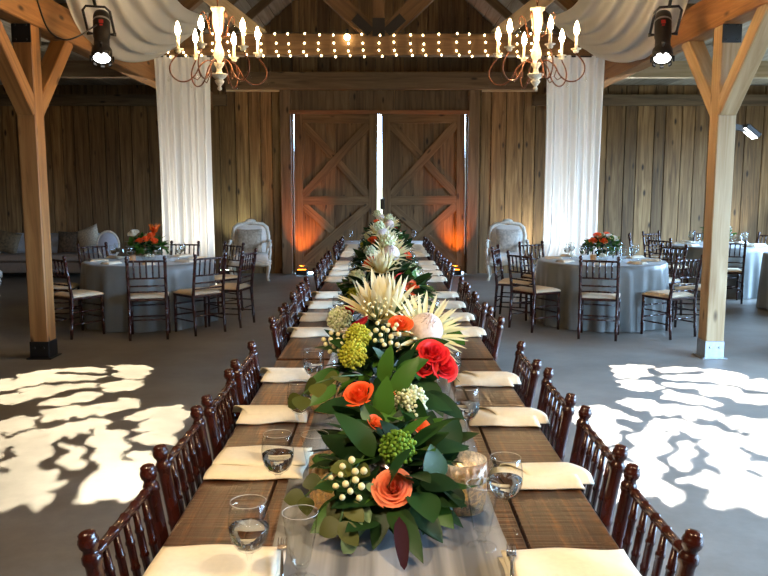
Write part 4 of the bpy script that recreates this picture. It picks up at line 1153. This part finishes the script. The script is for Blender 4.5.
def spotlight(x, y, z, target, label, col, power, first):
    """z: height of the light point"""
    d = (Vector(target) - Vector((x, y, z))).normalized()
    t = thing('stage_spotlight', label, 'spotlight', (x, y, z), 0, 'black pattern spotlights')
    # local frame: beam along -Z ; local +Y points away from the camera on the floor
    zz = -d; xx = Vector((0, 0, 1)).cross(d).normalized(); yy = zz.cross(xx)
    if xx.x < 0: xx = -xx; yy = zz.cross(xx)
    Mr = Matrix((xx, yy, zz)).transposed()
    t.rotation_euler = Mr.to_euler(); t.scale = (SC, SC, SC)
    m = MB(); m.lathe([(.056, -.105), (.066, -.105), (.068, -.095), (.066, -.04), (.052, -.02), (.05, .06), (.056, .08), (.056, .24), (.05, .27), (.03, .285), (1e-4, .285)], seg=22)
    m.lathe([(.056, -.105), (.050, -.04), (.04, .03), (.04, .05), (1e-4, .052)], seg=22)
    m.build('housing', M_BLACK, t)
    for k in range(8):
        m = MB(); a = k * PI / 4; m.box((.072 * cos(a), .072 * sin(a), -.112), (.012, .024, .03), Matrix.Rotation(a, 3, 'Z')); m.build('shutter_tab', M_BLACK, t)
    gobo_mesh(.09, first).build('gobo_plate', M_BLACK, t)
    m = MB(); m.lathe([(.0561, -.103), (1e-4, -.103)], seg=22); m.build('lens', M_LENS, t)
    m = MB(); m.tube([(0, -.068, -.06), (0, -.11, -.06)], [.008, .014], 8); m.build('knob', M_BLACK, t)
    for q in (1, -1): m = MB(); m.tube([(q * .05, 0, .1), (q * .095, 0, .1)], [.006, .013], 8); m.build('knob', M_BLACK, t)
    m = MB(); m.box((0, -.0575, .16), (.03, .004, .028)); m.box((0, -.0575, .13), (.02, .004, .012)); m.build('red_badge', M_TAG, t)
    m = MB(); m.lathe([(.0575, .195), (.0575, .21)], seg=22); m.build('silver_band', M_STEEL, t)
    # yoke and clamp up to the tie beam
    up = Mr.inverted() @ Vector((0, 0, 1)); sd = Vector((1, 0, 0))
    a0 = Vector((.085, 0, .1)); b0 = Vector((-.085, 0, .1))
    top = up * ((3.46 - z) - .0) 
    m = MB()
    H = 3.46 - z
    ydir = Mr.inverted() @ Vector((0, 1, 0))
    c = Vector((0, 0, .1)); cw = Mr @ c
    cw = cw * SC; topl = Mr.inverted() @ Vector((cw.x, 7.40 - y, H)) / SC
    h1 = c + (topl - c) * .62
    m.tube([a0, a0 + (h1 - c) * .85, h1 + sd * .06, h1 - sd * .06, b0 + (h1 - c) * .85, b0], .009, 6)
    m.tube([h1, topl], .011, 6); m.build('yoke', M_BLACK, t)
    L = bpy.data.lights.new('spot_beam', 'SPOT'); L.energy = power; L.color = col; L.spot_size = R(2 * HALF + 4); L.spot_blend = .02; L.shadow_soft_size = .0005
    lo = bpy.data.objects.new('spot_beam', L); COL.objects.link(lo); lo.location = (x, y, z); lo.rotation_euler = Mr.to_euler()
    lo.location = Vector((x, y, z)) + Mr @ Vector((0, 0, 0))
    return t
spotlight(-2.66, 7.55, 2.98, (-2.15, 5.85, 0), 'black pattern spotlight under the tie beam on the sofa side', (1, .86, .62), 2600, True)
spotlight(2.67, 7.55, 2.98, (2.13, 5.85, 0), 'black pattern spotlight under the tie beam on the daylit side', (1, .95, .90), 5000, False)
m = MB(); m.tube(smooth([(-2.66, 7.44, 3.15), (-2.78, 7.3, 3.02), (-2.9, 7.25, 2.98), (-3.02, 7.22, 3.06), (-3.09, 7.2, 3.28), (-3.14, 7.18, 3.55)]), .008, 6)
o = m.build('power_cable', M_BLACK); tag(o, 'black power cable looping from the spotlight to the plate beam', 'cable')

# flood light behind the daylit post
t = thing('flood_light', 'small white lit flood lamp on the outer side of the daylit post', 'flood light', (XB + 3.5, 7.5, 2.25), 0)
m = MB(); m.beam((-.14, -.02, -.02), (.05, -.02, -.06), .05, .05); m.build('arm', M_BLACK, t)
Mf = Matrix.Rotation(R(38), 3, 'Y')
m = MB(); m.box((.07, -.02, -.07), (.17, .13, .05), Mf); m.build('housing', M_BLACK, t, None, .008)
m = MB(); m.box(Vector((.07, -.02, -.07)) + Mf @ Vector((0, 0, -.029)), (.15, .11, .008), Mf); m.build('lamp_panel', emit('flood_panel_glow', (.9, .97, 1), 14), t)

# ------------------------------------------------------------------ uplights
def uplight(x, y, label, col, power, tgt, size=75):
    t = thing('uplight', label, 'uplight', (x, y, 0), 0, 'floor uplights')
    m = MB(); m.box((0, 0, .06), (.20, .13, .10)); m.build('housing', M_BLACK, t, None, .008)
    m = MB(); m.box((0, 0, .114), (.15, .09, .006)); m.build('lens', emit('uplight_glow_%d' % int(x * 100 + 900), col, 12), t)
    m = MB(); m.tube([(-.11, 0, .01), (-.11, 0, .16), (-.09, .02, .19), (.09, .02, .19), (.11, 0, .16), (.11, 0, .01)], .008, 6); m.build('bracket', M_BLACK, t)
    L = bpy.data.lights.new('uplight_beam', 'SPOT'); L.energy = power; L.color = col; L.spot_size = R(size); L.spot_blend = .8; L.shadow_soft_size = .04
    o = bpy.data.objects.new('uplight_beam', L); COL.objects.link(o); o.location = (x, y, .15)
    o.rotation_euler = (Vector(tgt) - Vector((x, y, .15))).to_track_quat('-Z', 'Y').to_euler()
uplight(-1.53, 14.62, 'black uplight washing orange up the left barn door', (1, .22, .015), 230, (-1.52, 14.97, 1.15), 60)
uplight(1.40, 14.62, 'black uplight washing orange up the right barn door', (1, .22, .015), 230, (1.42, 14.97, 1.15), 60)
uplight(-2.98, 14.55, 'black uplight washing pale light up the wall behind the curtain by the armchair', (.86, 1, .72), 130, (-2.75, 15, 2.0), 60)
uplight(2.92, 14.5, 'added black uplight imitating daylight on the wall beside the daylit armchair', (1, .98, .80), 170, (2.7, 15, 2.1), 85)  # unseen fixture added for the pale light that daylight gives this wall
uplight(-2.72, 12.3, 'black uplight behind the curtain of the sofa side table', (1, .93, .78), 420, (-2.74, 10.93, 2.1), 80)
uplight(2.66, 12.3, 'black uplight behind the curtain of the daylit table', (.86, .94, 1), 520, (2.66, 10.93, 2.1), 80)
uplight(6.75, 14.5, 'black uplight washing pale light up the wall past the daylit post', (.95, 1, .82), 170, (6.85, 15, 2.0), 60)

# ------------------------------------------------------------------ armchairs
M_FRAMEW = plain('white_carved_paint', (.74, .70, .60), .45, .15, 50, .2)
M_UPH = plain('ivory_upholstery', (.74, .70, .64), .8, .06, 30)
M_DAMASK = plain('taupe_damask_fabric', (.36, .31, .24), .7, .35, 26, .1)
def make_armchair():
    t = thing('armchair', 'x', 'armchair'); t.scale = (1.1, 1.05, 1.03)
    m = MB()
    def f(u, v):
        a, b = 2 * u - 1, 2 * v - 1
        e = max(0, (1 - abs(a) ** 6) * (1 - abs(b) ** 6)) ** .5
        return (a * .31, b * .29 - .02, .37 + .11 * e)
    m.slab(f, 14, 12, .06); m.build('seat_cushion', M_UPH, t)
    m = MB()
    for (a, b, s) in (((-.31, -.30), (.31, -.30), 1), ((-.31, -.30), (-.29, .27), 1), ((.31, -.30), (.29, .27), 1), ((-.29, .27), (.29, .27), 1)):
        p, q = Vector((*a, .31)), Vector((*b, .31)); n = 16
        pts = [p.lerp(q, i / n) - Vector((0, 0, .03 * abs(sin(i / n * PI * 2)) - .02 * sin(PI * i / n))) for i in range(n + 1)]
        m.tube(pts, [.034 + .012 * abs(sin(i / n * PI * 3)) for i in range(n + 1)], 8)
    m.build('seat_rail', M_FRAMEW, t)
    def leg(x, y, s):
        m = MB(); sx = 1 if x > 0 else -1
        m.tube([(x, y, .33), (x + sx * .02, y - s * .02, .24), (x + sx * .005, y - s * .005, .14), (x - sx * .008, y + s * .008, .06), (x + sx * .01, y - s * .012, .02), (x + sx * .015, y - s * .018, .0)], [.036, .034, .022, .016, .022, .018], 9); m.build('leg', M_FRAMEW, t)
    for x in (-.29, .29): leg(x, -.28, 1); leg(x * .93, .26, -1)
    m = MB()
    out = [(-.25, .40), (-.29, .55), (-.30, .75), (-.27, .90), (-.20, .96), (-.10, .975), (0, 1.01), (.10, .975), (.20, .96), (.27, .90), (.30, .75), (.29, .55), (.25, .40)]
    m.tube([(x, .27 + .12 * (z - .4), z) for x, z in out], [.028] * 3 + [.034] * 2 + [.032, .045, .032] + [.034] * 2 + [.028] * 3, 9)
    m.ball((0, .33, 1.02), .055, 10, 8, (1.6, .6, .7)); m.tube([(-.25, .28, .43), (.25, .28, .43)], .025, 8); m.build('back_frame', M_FRAMEW, t)
    m = MB()
    def g(u, v):
        a = 2 * u - 1; z = .42 + .53 * v
        w = .27 * (1 - .25 * max(0, v - .8) / .2)
        e = max(0, (1 - abs(a) ** 4) * (1 - abs(2 * v - 1) ** 4)) ** .5
        return (a * w, .27 + .12 * (z - .4) - .06 * e, z)
    m.grid(g, 12, 12, True); m.grid(lambda u, v: (lambda p: (p[0], p[1] * 1 + .05, p[2]))(g(1 - u, v)), 12, 12, True); m.build('back_cushion', M_UPH, t)
    for s in (-1, 1):
        m = MB(); m.tube([(s * .29, .28, .66), (s * .315, .12, .66), (s * .33, -.08, .645), (s * .335, -.17, .62), (s * .325, -.19, .59), (s * .31, -.15, .575)], [.02, .022, .026, .03, .026, .018], 8)
        m.tube([(s * .33, -.1, .63), (s * .335, -.16, .5), (s * .315, -.2, .36)], [.02, .02, .026], 8); m.build('armrest', M_FRAMEW, t)
        m = MB(); m.ball((s * .325, .05, .68), .03, 10, 8, (1, 3.2, .9)); m.build('arm_pad', M_UPH, t)
    return t
def pillow(name, loc, rot, size, mat, label, group='scatter pillows'):
    m = MB(); W, H, D = size
    def f(s):
        def g(u, v):
            a, b = 2 * u - 1, 2 * v - 1
            e = max(0, (1 - a * a) * (1 - b * b)) ** .45
            k = 1 - .07 * (1 - abs(a)) * (abs(b)) - .0
            return (a * W / 2 * (1 - .06 * (1 - b * b)), s * D / 2 * e, b * H / 2 * (1 - .06 * (1 - a * a)))
        return g
    m.grid(f(-1), 12, 12); m.grid(lambda u, v: f(1)(1 - u, v), 12, 12)
    o = m.build(name, mat); o.location = loc; o.rotation_euler = rot; tag(o, label, 'pillow', group); return o
AC = make_armchair()
put(AC, True, (-2.40, 14.0, 0), .12, 'ivory French armchair with carved white frame left of the barn doors', 'carved armchairs')
put(AC, False, (2.28, 14.0, 0), -.15, 'white French armchair with carved frame right of the barn doors, in daylight', 'carved armchairs')
pillow('pillow', (-2.42, 14.07, .70), (R(-12), 0, .12), (.46, .44, .15), M_DAMASK, 'taupe damask pillow on the armchair left of the barn doors')
pillow('pillow', (2.31, 14.07, .70), (R(-12), 0, -.15), (.46, .44, .15), plain('pale_damask_fabric', (.52, .48, .42), .7, .3, 26, .1), 'pale damask pillow on the armchair right of the barn doors')

# ------------------------------------------------------------------ sofa, ottoman, oval chair
M_SOFA = plain('grey_sofa_fabric', (.40, .42, .45), .85, .08, 30)
M_SOFAB = plain('taupe_sofa_fabric', (.25, .20, .16), .85, .08, 30)
def sofa():
    t = thing('sofa', 'grey tufted sofa with taupe seat against the back wall behind the post', 'sofa', (-6.45, 14.45, 0), 0)
    W = 2.3
    m = MB(); m.box((0, 0, .21), (W, .78, .20)); m.build('base', M_SOFAB, t, None, .02, 2)
    m = MB()
    m.slab(lambda u, v: (-W / 2 + .02 + (W - .04) * u, -.41 + .62 * v, .37 + .07 * max(0, (1 - abs(2 * u - 1) ** 20) * (1 - abs(2 * v - 1) ** 8)) ** .5), 30, 10, .06); m.build('seat_cushion', M_SOFAB, t)
    m = MB(); nb = 30
    def g(u, v):
        a = 2 * u - 1
        tuft = -.02 * (cos(u * 2 * PI * 8) * cos(v * 2 * PI * 2))
        return (a * W / 2, .22 + .1 * v - .05 * max(0, 1 - abs(2 * v - 1) ** 4) + tuft, .40 + .38 * v)
    m.grid(g, 48, 12); m.grid(lambda u, v: (W / 2 - W * u, .38 + .02 * v, .12 + .68 * v), 2, 2); m.grid(lambda u, v: (-W / 2 + W * u, .32 + .08 * v, .78 + .02 * v), 2, 2); m.build('backrest', M_SOFA, t)
    m = MB()
    for i in range(8):
        for j in range(2): m.ball((-W / 2 + W * (i + .5) / 8 + (j * .14), .235 + .03 * j, .50 + .17 * j), .014, 6, 5)
    m.build('buttons', plain('dark_button', (.05, .06, .08), .5), t)
    lm = MB(); lm.tube([(0, 0, .11), (0, 0, 0)], [.03, .018], 8); le = lm.mesh('leg', M_DARKB)
    for x in (-1.05, 1.05):
        for y in (-.33, .33): link('leg', le, t, (x, y, 0))
sofa()
M_PB = plain('brown_brocade_fabric', (.13, .085, .04), .7, .5, 24, .1); M_PL = plain('pale_linen_fabric', (.58, .56, .48), .85, .1, 30); M_PD = plain('dark_brocade_fabric', (.10, .075, .05), .7, .6, 26, .1); M_PS = plain('speckled_cream_fabric', (.50, .47, .38), .8, .35, 45, .1)
pillow('pillow', (-7.36, 14.42, .66), (R(-14), .0, .2), (.46, .44, .15), M_PL, 'pale linen pillow at the far left end of the sofa')
pillow('pillow', (-7.02, 14.44, .65), (R(-16), R(12), .1), (.44, .42, .15), M_PB, 'brown brocade pillow leaning beside the pale one on the sofa')
pillow('pillow', (-5.86, 14.42, .65), (R(-14), 0, 0), (.42, .42, .15), M_PD, 'dark brocade pillow on the sofa right of the post')
pillow('pillow', (-5.48, 14.40, .72), (R(-14), R(-20), -.15), (.46, .44, .16), M_PS, 'speckled cream pillow tilted at the right end of the sofa')
t = thing('ottoman', 'cream footstool with curved leg at the left frame edge', 'footstool', (-6.14, 11.5, 0), 0)
m = MB(); m.slab(lambda u, v: ((u - .5) * .62, (v - .5) * .55, .38 + .09 * max(0, (1 - abs(2 * u - 1) ** 6) * (1 - abs(2 * v - 1) ** 6)) ** .5), 12, 12, .09); m.build('cushion', M_UPH, t)
for sx in (-1, 1):
    for sy in (-1, 1):
        m = MB(); x, y = sx * .26, sy * .22; m.tube([(x, y, .32), (x + sx * .02, y, .24), (x, y, .12), (x - sx * .01, y, .05), (x + sx * .015, y, 0)], [.034, .032, .02, .016, .02], 8); m.build('leg', M_FRAMEW, t)
t = thing('side_chair', 'pale oval backed chair behind the sofa side round table', 'chair', (-4.78, 13.3, 0), .1)
t.scale = (.85, .85, .95)
m = MB(); m.slab(lambda u, v: ((u - .5) * .46, (v - .5) * .44, .42 + .06 * max(0, (1 - abs(2 * u - 1) ** 5) * (1 - abs(2 * v - 1) ** 5)) ** .5), 10, 10, .06); m.build('seat', M_SOFA, t)
m = MB(); m.tube([(.22 * cos(a), .24, .70 + .25 * sin(a)) for a in [2 * PI * i / 24 for i in range(25)]], .022, 7); m.tube([(-.12, .22, .4), (-.12, .24, .5)], .02, 6); m.tube([(.12, .22, .4), (.12, .24, .5)], .02, 6); m.build('back_frame', M_FRAMEW, t)
m = MB(); m.ball((0, .24, .70), .21, 18, 12, (1, .22, 1.12)); m.build('back_pad', plain('pale_blue_upholstery', (.50, .54, .64), .8, .05, 30), t)
for sx in (-.19, .19):
    for sy in (-.18, .2):
        m = MB(); m.tube([(sx, sy, .4), (sx, sy, 0)], [.024, .014], 8); m.build('leg', M_FRAMEW, t)

# ------------------------------------------------------------------ light
w = bpy.data.worlds.new('daylight'); sc.world = w; w.use_nodes = True
bg = w.node_tree.nodes['Background']; bg.inputs[1].default_value = 44.0
_tc = w.node_tree.nodes.new('ShaderNodeTexCoord'); _sp = w.node_tree.nodes.new('ShaderNodeSeparateXYZ'); _rp = w.node_tree.nodes.new('ShaderNodeValToRGB')
w.node_tree.links.new(_tc.outputs['Generated'], _sp.inputs[0]); w.node_tree.links.new(_sp.outputs[2], _rp.inputs[0]); w.node_tree.links.new(_rp.outputs[0], bg.inputs[0])
_rp.color_ramp.elements[0].position = 0.0; _rp.color_ramp.elements[0].color = (.055, .06, .05, 1)
_rp.color_ramp.elements[1].position = .12; _rp.color_ramp.elements[1].color = (.42, .67, 1.0, 1)
def portal(x, y, z, sx, sy, rot):
    L = bpy.data.lights.new('daylight_opening', 'AREA'); L.shape = 'RECTANGLE'; L.size = sx; L.size_y = sy; L.cycles.is_portal = True
    o = bpy.data.objects.new('daylight_opening', L); COL.objects.link(o); o.location = (x, y, z); o.rotation_euler = rot
portal(4.47, 3.6, 1.58, 6.6, 3.15, (R(90), 0, R(90)))
portal(8.06, 10.9, 1.5, 4.6, 3.0, (R(90), 0, R(90)))
portal(XB, 15.04, 1.5, .1, 3.0, (R(90), 0, PI))
def lamp(x, y, z, e, col, r=.15):
    L = bpy.data.lights.new('chandelier_lamp', 'POINT'); L.energy = e; L.color = col; L.shadow_soft_size = r
    o = bpy.data.objects.new('chandelier_lamp', L); COL.objects.link(o); o.location = (x, y, z)
WARM = (1, .60, .28)
for x in (-1.5, 1.46): lamp(x, .2, 3.0, 80, WARM)
def table_spot(x, y, z, tgt, e, size, col=(1, .80, .52), r=.05):
    L = bpy.data.lights.new('table_spot', 'SPOT'); L.energy = e; L.color = col; L.spot_size = R(size); L.spot_blend = .5; L.shadow_soft_size = r
    o = bpy.data.objects.new('table_spot', L); COL.objects.link(o); o.location = (x, y, z)
    o.rotation_euler = (Vector(tgt) - Vector((x, y, z))).to_track_quat('-Z', 'Y').to_euler()
table_spot(-1.3, .35, 3.35, (0, 2.4, .76), 270, 50)
table_spot(1.3, .35, 3.35, (0, 3.0, .76), 270, 50)

# ------------------------------------------------------------------ camera and view
cam = bpy.data.cameras.new('camera'); co = bpy.data.objects.new('camera', cam); COL.objects.link(co)
cam.sensor_width = 36; cam.lens = 36 * 770 / 768
co.location = (0, 0, 1.62); co.rotation_euler = (R(90 - 7.25), 0, -math.atan(2 / 770))
cam.clip_start = .05
sc.camera = co
vs = sc.view_settings
vs.view_transform = 'Standard'; vs.look = 'None'; vs.gamma = 1; vs.use_curve_mapping = False
vs.exposure = 0.0
sc.cycles.max_bounces = 8; sc.cycles.transparent_max_bounces = 24; sc.cycles.diffuse_bounces = 4
sc.cycles.sample_clamp_indirect = 4; sc.cycles.caustics_reflective = False; sc.cycles.caustics_refractive = False
sc.cycles.use_denoising = True
